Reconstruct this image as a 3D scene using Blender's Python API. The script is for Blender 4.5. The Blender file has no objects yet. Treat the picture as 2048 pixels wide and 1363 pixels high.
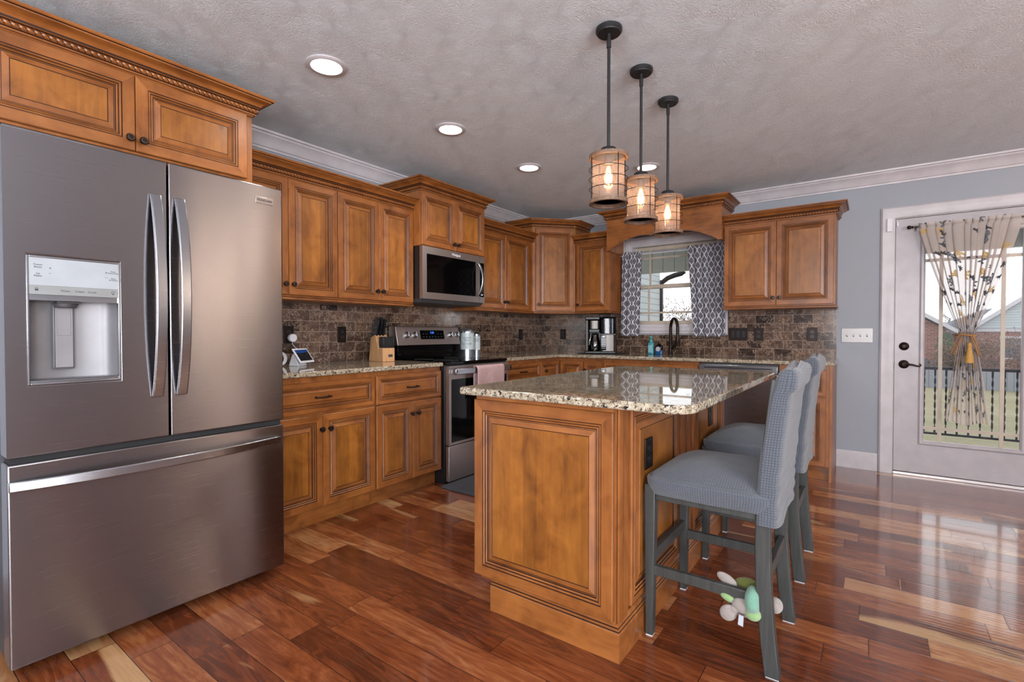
import bpy, bmesh, math, random
from mathutils import Vector, Matrix, noise
S = bpy.context.scene
COL = S.collection
R = math.radians
PI = math.pi
rnd = random.Random(7)

# ------------------------------------------------------------------ camera
cam_d = bpy.data.cameras.new('camera')
cam = bpy.data.objects.new('camera', cam_d)
COL.objects.link(cam)
cam_d.sensor_width = 36.0
cam_d.lens = 989.3 * 36.0 / 2048.0
cam_d.clip_start = 0.05
cam_d.clip_end = 300
cam.location = (3.2268, -5.0426, 1.1351)
cam.rotation_euler = (PI / 2 - 0.0167, 0, 0.6287)
S.camera = cam

# ------------------------------------------------------------------ exposure
S.view_settings.view_transform = 'Standard'
S.view_settings.look = 'None'
S.view_settings.gamma = 1.0
S.view_settings.use_curve_mapping = False
S.view_settings.exposure = -0.12

# ------------------------------------------------------------------ overcast sky
W = bpy.data.worlds.new('world')
S.world = W
W.use_nodes = True
_n = W.node_tree.nodes
_n.clear()
_bg = _n.new('ShaderNodeBackground')
_out = _n.new('ShaderNodeOutputWorld')
_bg.inputs[0].default_value = (0.93, 0.96, 1.0, 1)
_bg.inputs[1].default_value = 2.0
W.node_tree.links.new(_bg.outputs[0], _out.inputs[0])


def light(name, kind, loc, power, color=(1, 1, 1), rot=(0, 0, 0), **kw):
    d = bpy.data.lights.new(name, kind)
    d.energy = power
    d.color = color
    for k, v in kw.items():
        setattr(d, k, v)
    o = bpy.data.objects.new(name, d)
    COL.objects.link(o)
    o.location = loc
    o.rotation_euler = rot
    return o


# daylight fill: area lights added at unseen window openings, tilted toward the ceiling
light('front_window_fill', 'AREA', (3.42, -7.9, 1.45), 190, (0.98, 0.98, 1.0), (R(122), 0, 0),
      shape='RECTANGLE', size=1.2, size_y=1.6)
light('side_window_fill', 'AREA', (6.6, -6.3, 1.45), 350, (0.97, 0.98, 1.0), (R(122), 0, R(90)),
      shape='RECTANGLE', size=2.4, size_y=1.6)
# unseen warm point lights added right of the frame for the refrigerator's lamp reflections
for (x, y, z, p) in ((5.5, -2.36, 1.72, 21), (5.6, -2.02, 1.78, 21), (5.75, -1.55, 2.30, 24)):
    light('unseen_warm_light', 'POINT', (x, y, z), p, (1.0, 0.74, 0.55), shadow_soft_size=0.06)
CAN_POWER = 22
CAN_COLOR = (1.0, 0.93, 0.86)
BULB_POWER = 2.0
BULB_COLOR = (1.0, 0.80, 0.64)


# ------------------------------------------------------------------ helpers
def lin(h):
    h = h.lstrip('#')
    out = []
    for i in (0, 2, 4):
        c = int(h[i:i + 2], 16) / 255
        out.append(c / 12.92 if c <= 0.04045 else ((c + 0.055) / 1.055) ** 2.4)
    return (*out, 1)


WORLD_ROOTS = {}


class MB:
    def __init__(s):
        s.v, s.f, s.m, s.uv = [], [], [], {}

    def add(s, vs, fs, mi=0, uvs=None):
        b = len(s.v)
        s.v += [tuple(p) for p in vs]
        s.f += [tuple(b + i for i in f) for f in fs]
        s.m += [mi] * len(fs)
        if uvs:
            for i, u in enumerate(uvs):
                s.uv[b + i] = u
        return s

    def box(s, x0, x1, y0, y1, z0, z1, mi=0):
        x0, x1 = min(x0, x1), max(x0, x1)
        y0, y1 = min(y0, y1), max(y0, y1)
        z0, z1 = min(z0, z1), max(z0, z1)
        return s.add([(x0, y0, z0), (x1, y0, z0), (x1, y1, z0), (x0, y1, z0),
                      (x0, y0, z1), (x1, y0, z1), (x1, y1, z1), (x0, y1, z1)],
                     [(0, 3, 2, 1), (4, 5, 6, 7), (0, 1, 5, 4), (1, 2, 6, 5), (2, 3, 7, 6), (3, 0, 4, 7)], mi)

    def hexa(s, bottom, top, mi=0):
        return s.add(list(bottom) + list(top),
                     [(0, 3, 2, 1), (4, 5, 6, 7), (0, 1, 5, 4), (1, 2, 6, 5), (2, 3, 7, 6), (3, 0, 4, 7)], mi)

    def prism(s, poly, axis, a, b, mi=0):
        """poly: 2D points; axis 'z': (x,y), 'y': (x,z), 'x': (y,z)"""
        def P(p, t):
            return {'z': (p[0], p[1], t), 'y': (p[0], t, p[1]), 'x': (t, p[0], p[1])}[axis]
        n = len(poly)
        vs = [P(p, a) for p in poly] + [P(p, b) for p in poly]
        fs = [tuple(range(n - 1, -1, -1)), tuple(range(n, 2 * n))]
        fs += [(i, (i + 1) % n, n + (i + 1) % n, n + i) for i in range(n)]
        return s.add(vs, fs, mi)

    def lathe(s, prof, c=(0, 0, 0), n=24, mi=0, mat=None, mis=None):
        """prof [(r,z)] turned about z through c, or placed by matrix mat"""
        vs, fs, ms = [], [], []
        for (r, z) in prof:
            for k in range(n):
                a = 2 * PI * k / n
                vs.append(Vector((r * math.cos(a), r * math.sin(a), z)))
        if mat is not None:
            vs = [mat @ p for p in vs]
        else:
            vs = [p + Vector(c) for p in vs]
        b = len(s.v)
        for j in range(len(prof) - 1):
            for k in range(n):
                k2 = (k + 1) % n
                fs.append((j * n + k, j * n + k2, (j + 1) * n + k2, (j + 1) * n + k))
                ms.append(mis[j] if mis else mi)
        if prof[0][0] > 1e-5:
            fs.append(tuple(range(n - 1, -1, -1)))
            ms.append(mis[0] if mis else mi)
        if prof[-1][0] > 1e-5:
            fs.append(tuple((len(prof) - 1) * n + k for k in range(n)))
            ms.append(mis[-1] if mis else mi)
        s.v += [tuple(p) for p in vs]
        s.f += [tuple(b + i for i in f) for f in fs]
        s.m += ms
        return s

    def cyl(s, a, b, r, n=16, mi=0, r2=None):
        a, b = Vector(a), Vector(b)
        d = b - a
        q = d.to_track_quat('Z', 'Y').to_matrix().to_4x4()
        return s.lathe([(r, 0), (r if r2 is None else r2, d.length)], n=n, mi=mi, mat=Matrix.Translation(a) @ q)

    def torus(s, c, R0, r, n=32, k=8, mi=0, mat=None):
        vs, fs = [], []
        M = mat if mat is not None else Matrix.Translation(c)
        for i in range(n):
            a = 2 * PI * i / n
            for j in range(k):
                b = 2 * PI * j / k
                vs.append(M @ Vector(((R0 + r * math.cos(b)) * math.cos(a), (R0 + r * math.cos(b)) * math.sin(a), r * math.sin(b))))
        for i in range(n):
            for j in range(k):
                fs.append((i * k + j, ((i + 1) % n) * k + j, ((i + 1) % n) * k + (j + 1) % k, i * k + (j + 1) % k))
        return s.add(vs, fs, mi)

    def tube(s, pts, r, n=8, mi=0, flat=None, up=(0, 0, 1), caps=True):
        """round tube (or rectangular bar when flat=(w,t)) along pts"""
        pts = [Vector(p) for p in pts]
        L = len(pts)
        rs = r if isinstance(r, (list, tuple)) else [r] * L
        vs, fs = [], []
        up = Vector(up)
        prev = None
        for i, p in enumerate(pts):
            t = (pts[min(i + 1, L - 1)] - pts[max(i - 1, 0)]).normalized()
            if prev is None:
                side = t.cross(up)
                if side.length < 1e-4:
                    side = t.cross(Vector((1, 0, 0)))
                side.normalize()
            else:
                side = (prev - t * prev.dot(t)).normalized()
            prev = side
            nn = side.cross(t).normalized()
            if flat:
                w, h = flat
                k = rs[i]
                for (a, b) in ((-1, -1), (1, -1), (1, 1), (-1, 1)):
                    vs.append(p + side * (a * w / 2 * k) + nn * (b * h / 2 * k))
            else:
                for j in range(n):
                    a = 2 * PI * j / n
                    vs.append(p + side * (math.cos(a) * rs[i]) + nn * (math.sin(a) * rs[i]))
        if flat:
            n = 4
        for i in range(L - 1):
            for j in range(n):
                fs.append((i * n + j, i * n + (j + 1) % n, (i + 1) * n + (j + 1) % n, (i + 1) * n + j))
        if caps:
            fs.append(tuple(range(n - 1, -1, -1)))
            fs.append(tuple((L - 1) * n + j for j in range(n)))
        return s.add(vs, fs, mi)

    def ball(s, c, r, nu=16, nv=10, mi=0, rot=None, e=1.0, dent=None):
        """ellipsoid, e<1 gives a boxier super-ellipsoid"""
        rx, ry, rz = r if isinstance(r, (list, tuple)) else (r, r, r)

        def sg(t, p):
            return math.copysign(abs(t) ** p, t)
        M = rot.to_4x4() if rot is not None else Matrix.Identity(4)
        vs, fs = [], []
        for j in range(nv + 1):
            b = -PI / 2 + PI * j / nv
            for i in range(nu):
                a = 2 * PI * i / nu
                p = Vector((rx * sg(math.cos(b), e) * sg(math.cos(a), e), ry * sg(math.cos(b), e) * sg(math.sin(a), e), rz * sg(math.sin(b), e)))
                if dent:
                    p = dent(p)
                vs.append(M @ p + Vector(c))
        for j in range(nv):
            for i in range(nu):
                i2 = (i + 1) % nu
                fs.append((j * nu + i, j * nu + i2, (j + 1) * nu + i2, (j + 1) * nu + i))
        return s.add(vs, fs, mi)

    def grid(s, fn, nu, nv, mi=0, uv=None, wrap=False):
        vs, fs, us = [], [], []
        for j in range(nv + 1):
            for i in range(nu + (0 if wrap else 1)):
                u, v = i / nu, j / nv
                vs.append(fn(u, v))
                us.append(uv(u, v) if uv else (u, v))
        w = nu if wrap else nu + 1
        for j in range(nv):
            for i in range(nu):
                i2 = (i + 1) % w
                fs.append((j * w + i, j * w + i2, (j + 1) * w + i2, (j + 1) * w + i))
        return s.add(vs, fs, mi, us)

    def rings(s, w, h, prof, fill=0, hv=None, org=(0, 0, 0)):
        """concentric rectangles in XZ, prof [(inset, depth, material of the band that ends here)], front is -Y.
        hv maps a material index to the one used on horizontal members"""
        b = len(s.v)
        for (i, d, m) in prof:
            for (x, z) in ((i, i), (w - i, i), (w - i, h - i), (i, h - i)):
                s.v.append((org[0] + x, org[1] + d, org[2] + z))
        for k in range(1, len(prof)):
            m = prof[k][2]
            for j in range(4):
                a0, a1 = b + (k - 1) * 4 + j, b + (k - 1) * 4 + (j + 1) % 4
                c0, c1 = a0 + 4, a1 + 4
                s.f.append((a0, a1, c1, c0))
                s.m.append(hv.get(m, m) if (hv and j in (0, 2)) else m)
        e = b + (len(prof) - 1) * 4
        s.f.append((e, e + 1, e + 2, e + 3))
        s.m.append(fill)
        s.f.append((b + 3, b + 2, b + 1, b))
        s.m.append(prof[0][2])
        return s

    def sweep(s, path, prof, mis=0, side=1, z0=0.0, closed_prof=True):
        """sweep (offset, z) profile along a 2D polyline with mitred corners; offset to the right of travel (side=1)"""
        P = [Vector(p) for p in path]
        n = len(P)
        dirs = [(P[i + 1] - P[i]).normalized() for i in range(n - 1)]

        def nrm(d):
            return Vector((d.y, -d.x)) * side
        offs = []
        for i in range(n):
            if i == 0:
                offs.append(nrm(dirs[0]))
            elif i == n - 1:
                offs.append(nrm(dirs[-1]))
            else:
                a, c = nrm(dirs[i - 1]), nrm(dirs[i])
                m = (a + c).normalized()
                offs.append(m / max(m.dot(a), 0.2))
        k = len(prof)
        b = len(s.v)
        for i in range(n):
            for (o, z) in prof:
                q = P[i] + offs[i] * o
                s.v.append((q.x, q.y, z0 + z))
        for i in range(n - 1):
            for j in range(k if closed_prof else k - 1):
                j2 = (j + 1) % k
                s.f.append((b + i * k + j, b + i * k + j2, b + (i + 1) * k + j2, b + (i + 1) * k + j))
                s.m.append(mis[j] if isinstance(mis, (list, tuple)) else mis)
        if closed_prof:
            s.f.append(tuple(b + j for j in range(k)))
            s.f.append(tuple(b + (n - 1) * k + j for j in range(k - 1, -1, -1)))
            s.m += [mis[0] if isinstance(mis, (list, tuple)) else mis] * 2
        return s

    def rope(s, path, off, z, r=0.0075, pitch=0.021, side=1, mi=0, gmi=1):
        """twisted rope bead along each straight piece of a path, offset sideways with mitres"""
        P = [Vector(p) for p in path]
        n = len(P)
        dirs = [(P[i + 1] - P[i]).normalized() for i in range(n - 1)]

        def nrm(d):
            return Vector((d.y, -d.x)) * side
        Q = []
        for i in range(n):
            if i == 0:
                o = nrm(dirs[0])
            elif i == n - 1:
                o = nrm(dirs[-1])
            else:
                a, c = nrm(dirs[i - 1]), nrm(dirs[i])
                m = (a + c).normalized()
                o = m / max(m.dot(a), 0.2)
            Q.append(P[i] + o * off)
        K = 8
        for i in range(n - 1):
            A, B = Q[i], Q[i + 1]
            d = (B - A)
            Ln = d.length
            d.normalize()
            nr = nrm(d)
            steps = max(2, int(Ln / (pitch / 9)))
            b = len(s.v)
            for t in range(steps + 1):
                u = Ln * t / steps
                for j in range(K):
                    a = -PI / 2 + PI * j / (K - 1)       # front half only
                    ph = PI * u / pitch + a * 0.9
                    rr = r * (0.66 + 0.42 * abs(math.sin(ph)))
                    q = A + d * u + nr * (math.cos(a) * rr)
                    s.v.append((q.x, q.y, z + math.sin(a) * r))
            for t in range(steps):
                for j in range(K - 1):
                    s.f.append((b + t * K + j, b + t * K + j + 1, b + (t + 1) * K + j + 1, b + (t + 1) * K + j))
                    u = Ln * (t + 0.5) / steps
                    a = -PI / 2 + PI * (j + 0.5) / (K - 1)
                    g = abs(math.sin(PI * u / pitch + a * 0.9))
                    s.m.append(gmi if g < 0.30 else mi)
        return s

    def xf(s, M, start=0):
        for i in range(start, len(s.v)):
            s.v[i] = tuple(M @ Vector(s.v[i]))
        return s

    def build(s, name, mats, parent=None, loc=None, bevel=0.0, seg=2, smooth=35, subsurf=0, fix=True, solid=0):
        me = bpy.data.meshes.new(name)
        me.from_pydata(s.v, [], s.f)
        if not isinstance(mats, (list, tuple)):
            mats = [mats]
        for m in mats:
            me.materials.append(m)
        me.polygons.foreach_set('material_index', s.m)
        if s.uv:
            ul = me.uv_layers.new(name='UVMap')
            for lp in me.loops:
                ul.data[lp.index].uv = s.uv.get(lp.vertex_index, (0, 0))
        if fix:
            bm = bmesh.new()
            bm.from_mesh(me)
            bmesh.ops.recalc_face_normals(bm, faces=bm.faces)
            bm.to_mesh(me)
            bm.free()
        if smooth:
            me.polygons.foreach_set('use_smooth', [True] * len(me.polygons))
            if smooth < 180:
                me.set_sharp_from_angle(angle=R(smooth))
        me.update()
        o = bpy.data.objects.new(name, me)
        COL.objects.link(o)
        if parent is not None:
            o.parent = parent
            if parent.name in WORLD_ROOTS and loc is None:
                o.location = -Vector(WORLD_ROOTS[parent.name])
        if loc is not None:
            o.location = loc
        if solid:
            md = o.modifiers.new('solid', 'SOLIDIFY')
            md.thickness = solid
            md.offset = 0
        if bevel:
            md = o.modifiers.new('bevel', 'BEVEL')
            md.width = bevel
            md.segments = seg
            md.limit_method = 'ANGLE'
            md.angle_limit = R(40)
        if subsurf:
            md = o.modifiers.new('sub', 'SUBSURF')
            md.levels = md.render_levels = subsurf
        return o


def tag(o, label, cat, group=None):
    o['label'] = label
    o['category'] = cat
    if group:
        o['group'] = group
    return o


def struct(o, label=None):
    o['kind'] = 'structure'
    if label:
        o['label'] = label
    return o


def thing(name, label, cat, loc=(0, 0, 0), rotz=0.0, group=None, world=False):
    """Empty at the thing's base that parents its parts; world=True: parts are modelled in room coordinates"""
    o = bpy.data.objects.new(name, None)
    o.empty_display_size = 0.1
    COL.objects.link(o)
    o.location = loc
    o.rotation_euler = (0, 0, rotz)
    tag(o, label, cat, group)
    if world:
        WORLD_ROOTS[o.name] = tuple(loc)
    return o


def dup(root, loc, label=None, rotz=None):
    r = root.copy()
    COL.objects.link(r)
    r.location = loc
    if rotz is not None:
        r.rotation_euler = (0, 0, rotz)
    if label:
        r['label'] = label
    for ch in list(root.children):
        c = ch.copy()
        COL.objects.link(c)
        c.parent = r
        for g in list(ch.children):
            d = g.copy()
            COL.objects.link(d)
            d.parent = c
    return r


def text(body, size, mat, parent, loc, name='lettering', rot=(PI / 2, 0, 0), align='CENTER', extrude=0.0004, bold=False, space=1.0):
    cu = bpy.data.curves.new(name, 'FONT')
    cu.body = body
    cu.size = size
    cu.extrude = extrude
    cu.align_x = align
    cu.align_y = 'CENTER'
    cu.space_character = space
    if bold:
        cu.offset = size * 0.02
    tmp = bpy.data.objects.new('tmp', cu)
    COL.objects.link(tmp)
    dg = bpy.context.evaluated_depsgraph_get()
    me = bpy.data.meshes.new_from_object(tmp.evaluated_get(dg))
    bpy.data.objects.remove(tmp)
    me.name = name
    me.materials.clear()
    me.materials.append(mat)
    o = bpy.data.objects.new(name, me)
    COL.objects.link(o)
    o.parent = parent
    o.location = loc
    o.rotation_euler = rot
    return o


# ------------------------------------------------------------------ materials
class N:
    """tiny node-tree builder"""
    def __init__(s, name):
        s.mat = bpy.data.materials.new(name)
        s.mat.use_nodes = True
        s.t = s.mat.node_tree
        s.b = s.t.nodes['Principled BSDF']
        s.out = s.t.nodes['Material Output']

    def n(s, typ, **kw):
        o = s.t.nodes.new('ShaderNode' + typ)
        for k, v in kw.items():
            setattr(o, k, v)
        return o

    def set(s, sock, v):
        if hasattr(v, 'is_linked') or isinstance(v, bpy.types.NodeSocket):
            s.t.links.new(v, sock)
        else:
            sock.default_value = v

    def math(s, op, a, b=None, c=None, clamp=False):
        o = s.n('Math', operation=op, use_clamp=clamp)
        s.set(o.inputs[0], a)
        if b is not None:
            s.set(o.inputs[1], b)
        if c is not None:
            s.set(o.inputs[2], c)
        return o.outputs[0]

    def vmath(s, op, a, b=None, sc=None):
        o = s.n('VectorMath', operation=op)
        s.set(o.inputs[0], a)
        if b is not None:
            s.set(o.inputs[1], b)
        if sc is not None:
            s.set(o.inputs[3], sc)
        return o.outputs[0]

    def coord(s, kind='Object'):
        return s.n('TexCoord').outputs[kind]

    def map(s, v, scale=(1, 1, 1), loc=(0, 0, 0), rot=(0, 0, 0)):
        o = s.n('Mapping')
        s.set(o.inputs[0], v)
        s.set(o.inputs[1], loc)
        s.set(o.inputs[2], rot)
        s.set(o.inputs[3], scale)
        return o.outputs[0]

    def noise(s, v, scale=5, detail=3, rough=0.5, dist=0.0, out='Fac'):
        o = s.n('TexNoise')
        s.set(o.inputs['Vector'], v)
        s.set(o.inputs['Scale'], scale)
        s.set(o.inputs['Detail'], detail)
        s.set(o.inputs['Roughness'], rough)
        s.set(o.inputs['Distortion'], dist)
        return o.outputs[out]

    def voro(s, v, scale=5, feature='F1', out='Distance', rand=1.0):
        o = s.n('TexVoronoi', feature=feature)
        s.set(o.inputs['Vector'], v)
        s.set(o.inputs['Scale'], scale)
        if 'Randomness' in o.inputs:
            o.inputs['Randomness'].default_value = rand
        return o.outputs[out]

    def ramp(s, f, stops, interp='LINEAR'):
        o = s.n('ValToRGB')
        o.color_ramp.interpolation = interp
        e = o.color_ramp.elements
        while len(e) < len(stops):
            e.new(0.5)
        for i, (p, c) in enumerate(stops):
            e[i].position = p
            e[i].color = c if isinstance(c, tuple) else ((c, c, c, 1) if isinstance(c, (int, float)) else lin(c))
        s.set(o.inputs[0], f)
        return o.outputs[0]

    def mix(s, f, a, b, mode='MIX'):
        o = s.n('Mix', data_type='RGBA', blend_type=mode)
        s.set(o.inputs[0], f)
        s.set(o.inputs[6], a)
        s.set(o.inputs[7], b)
        return o.outputs[2]

    def sep(s, v):
        o = s.n('SeparateXYZ')
        s.set(o.inputs[0], v)
        return o.outputs

    def comb(s, x=0.0, y=0.0, z=0.0):
        o = s.n('CombineXYZ')
        s.set(o.inputs[0], x)
        s.set(o.inputs[1], y)
        s.set(o.inputs[2], z)
        return o.outputs[0]

    def bump(s, h, strength=0.3, dist=0.002, normal=None):
        o = s.n('Bump')
        s.set(o.inputs['Height'], h)
        o.inputs['Strength'].default_value = strength
        o.inputs['Distance'].default_value = dist
        if normal is not None:
            s.set(o.inputs['Normal'], normal)
        s.t.links.new(o.outputs[0], s.b.inputs['Normal'])
        return o.outputs[0]

    def rand(s):
        return s.n('ObjectInfo').outputs['Random']

    def p(s, **kw):
        names = {'color': 'Base Color', 'rough': 'Roughness', 'metal': 'Metallic', 'coat': 'Coat Weight', 'coatr': 'Coat Roughness',
                 'trans': 'Transmission Weight', 'ior': 'IOR', 'spec': 'Specular IOR Level', 'aniso': 'Anisotropic', 'sheen': 'Sheen Weight',
                 'emit': 'Emission Color', 'emits': 'Emission Strength', 'alpha': 'Alpha', 'anisor': 'Anisotropic Rotation'}
        for k, v in kw.items():
            s.set(s.b.inputs[names[k]], v)
        return s.mat


def plain(name, col, rough=0.5, metal=0.0, **kw):
    n = N(name)
    c = n.coord()
    v = n.noise(c, 9, 3)
    base = lin(col)
    dark = tuple(x * 0.9 for x in base[:3]) + (1,)
    lite = tuple(min(1, x * 1.06) for x in base[:3]) + (1,)
    return n.p(color=n.ramp(v, [(0.3, dark), (0.7, lite)]), rough=rough, metal=metal, **kw)


def plush(name, col):
    n = N(name)
    c = n.coord()
    v = n.noise(c, 320, 3, 0.7)
    b = lin(col)
    n.bump(v, 0.7, 0.002)
    return n.p(color=n.ramp(n.math('ADD', n.math('MULTIPLY', v, 0.6), n.math('MULTIPLY', n.noise(c, 40, 2), 0.4)),
                            [(0.3, tuple(x * 0.72 for x in b[:3]) + (1,)), (0.7, tuple(x * 1.12 for x in b[:3]) + (1,))]), rough=0.95, sheen=0.4)


def glow(name, col, strength):
    n = N(name)
    return n.p(color=lin(col), emit=lin(col), emits=strength, rough=0.6)


def wood_mat(name, horizontal=False, staves=False, tint=1.0):
    n = N(name)
    c = n.coord()
    r = n.rand()
    c = n.vmath('ADD', c, n.comb(n.math('MULTIPLY', r, 3.7), n.math('MULTIPLY', r, 1.3), n.math('MULTIPLY', r, 5.1)))
    sc = (1.6, 20, 20) if horizontal else (20, 20, 1.6)
    g = n.map(c, sc)
    g1 = n.noise(g, 2.2, 5, 0.6, 0.6)
    blot = n.noise(n.map(c, (3, 3, 2) if not horizontal else (2, 3, 3)), 3.0, 4, 0.55, 0.8)
    f = n.math('ADD', n.math('MULTIPLY', g1, 0.35), n.math('MULTIPLY', blot, 0.65))
    col = n.ramp(f, [(0.28, '#5D3216'), (0.45, '#834D22'), (0.60, '#975C2B'), (0.78, '#A96F39')])
    if staves:
        x = n.sep(n.coord())[0]
        wob = n.math('MULTIPLY', n.noise(n.map(c, (0, 0, 0.4)), 2), 0.004)
        idx = n.math('ADD', n.math('FLOOR', n.math('DIVIDE', n.math('ADD', n.math('ADD', x, n.math('MULTIPLY', r, 0.05)), wob), 0.062)), n.math('MULTIPLY', n.math('FLOOR', n.math('MULTIPLY', r, 997.0)), 13.7))
        wn = n.n('TexWhiteNoise', noise_dimensions='1D')
        n.set(wn.inputs['W'], idx)
        k = n.math('ADD', 0.84, n.math('MULTIPLY', wn.outputs[0], 0.36))
        col = n.mix(1.0, col, n.comb(k, n.math('MULTIPLY', k, 1.04), n.math('MULTIPLY', k, 0.72)), 'MULTIPLY')
    k2 = n.math('MULTIPLY', n.math('ADD', 0.94, n.math('MULTIPLY', r, 0.12)), tint)
    col = n.mix(1.0, col, n.comb(k2, k2, k2), 'MULTIPLY')
    n.bump(g1, 0.06, 0.001)
    return n.p(color=col, rough=n.math('ADD', 0.30, n.math('MULTIPLY', blot, 0.12)), coat=0.15, coatr=0.25)


M = {}
M['wood'] = wood_mat('honey_maple_upright')
M['wood_h'] = wood_mat('honey_maple_level', horizontal=True)
M['wood_p'] = wood_mat('honey_maple_panel', staves=True)
M['glaze'] = plain('dark_glaze', '#2A140A', 0.4)
M['bronze'] = plain('oil_rubbed_bronze', '#2B2320', 0.38, 0.75)
M['bronze_hi'] = plain('worn_bronze', '#5E5048', 0.35, 0.9)
M['iron'] = plain('black_iron', '#2A2B2E', 0.45, 0.4)
M['white'] = plain('white_trim_paint', '#C0BCC1', 0.35)
M['vinyl'] = plain('almond_vinyl', '#B7AB9C', 0.4)
M['door_white'] = plain('white_door_paint', '#AFAAAF', 0.32)
M['plastic_w'] = plain('white_plastic', '#D9DBE2', 0.35)
M['plate'] = plain('pearl_plate', '#ABA8A9', 0.25)
M['black'] = plain('black_plastic', '#121316', 0.35)
M['black_gloss'] = plain('black_glass', '#050506', 0.05, spec=0.12)
M['rubber'] = plain('dark_rubber', '#17181A', 0.8)
M['grey_side'] = plain('dark_grey_steel_side', '#4A4A4D', 0.5, 0.3)
M['chrome'] = plain('bright_steel', '#B9BBC0', 0.18, 1.0)
M['tan_wood'] = None
M['char_wood'] = None


def mk_wall():
    n = N('blue_grey_wall_paint')
    c = n.coord()
    v = n.noise(c, 1.2, 3)
    n.bump(n.noise(c, 260, 2), 0.05, 0.001)
    return n.p(color=n.ramp(v, [(0.3, '#91969F'), (0.7, '#979CA6')]), rough=0.55)


def mk_ceiling():
    n = N('stomped_texture_ceiling')
    c = n.coord()
    warp = n.noise(c, 3.2, 2, out='Color')
    d = n.vmath('ADD', c, n.vmath('SCALE', warp, sc=0.55))
    # short curled brush strands: ridges of a strongly distorted noise, fanned round random stomp centres
    pos = n.voro(c, 3.6, out='Position')
    rel = n.vmath('SUBTRACT', c, pos)
    x, y, z = n.sep(rel)
    ang = n.math('ARCTAN2', y, x)
    rad = n.vmath('LENGTH', rel)
    rad = rad.node.outputs['Value']
    pol = n.comb(n.math('MULTIPLY', ang, 5.5), n.math('MULTIPLY', rad, 26.0), 0.0)
    st = n.noise(n.vmath('ADD', pol, n.vmath('SCALE', warp, sc=3.0)), 1.9, 3, 0.6, 0.5)
    ridge = n.math('SUBTRACT', 1.0, n.math('ABSOLUTE', n.math('MULTIPLY', n.math('SUBTRACT', st, 0.5), 9.0)), clamp=True)
    fine = n.noise(d, 70, 3, 0.6, 1.2)
    r2 = n.math('SUBTRACT', 1.0, n.math('ABSOLUTE', n.math('MULTIPLY', n.math('SUBTRACT', fine, 0.5), 8.0)), clamp=True)
    h = n.math('ADD', n.math('MULTIPLY', ridge, 0.7), n.math('MULTIPLY', r2, 0.5))
    n.bump(h, 0.55, 0.006)
    return n.p(color=lin('#DEE3E9'), rough=0.7)


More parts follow.
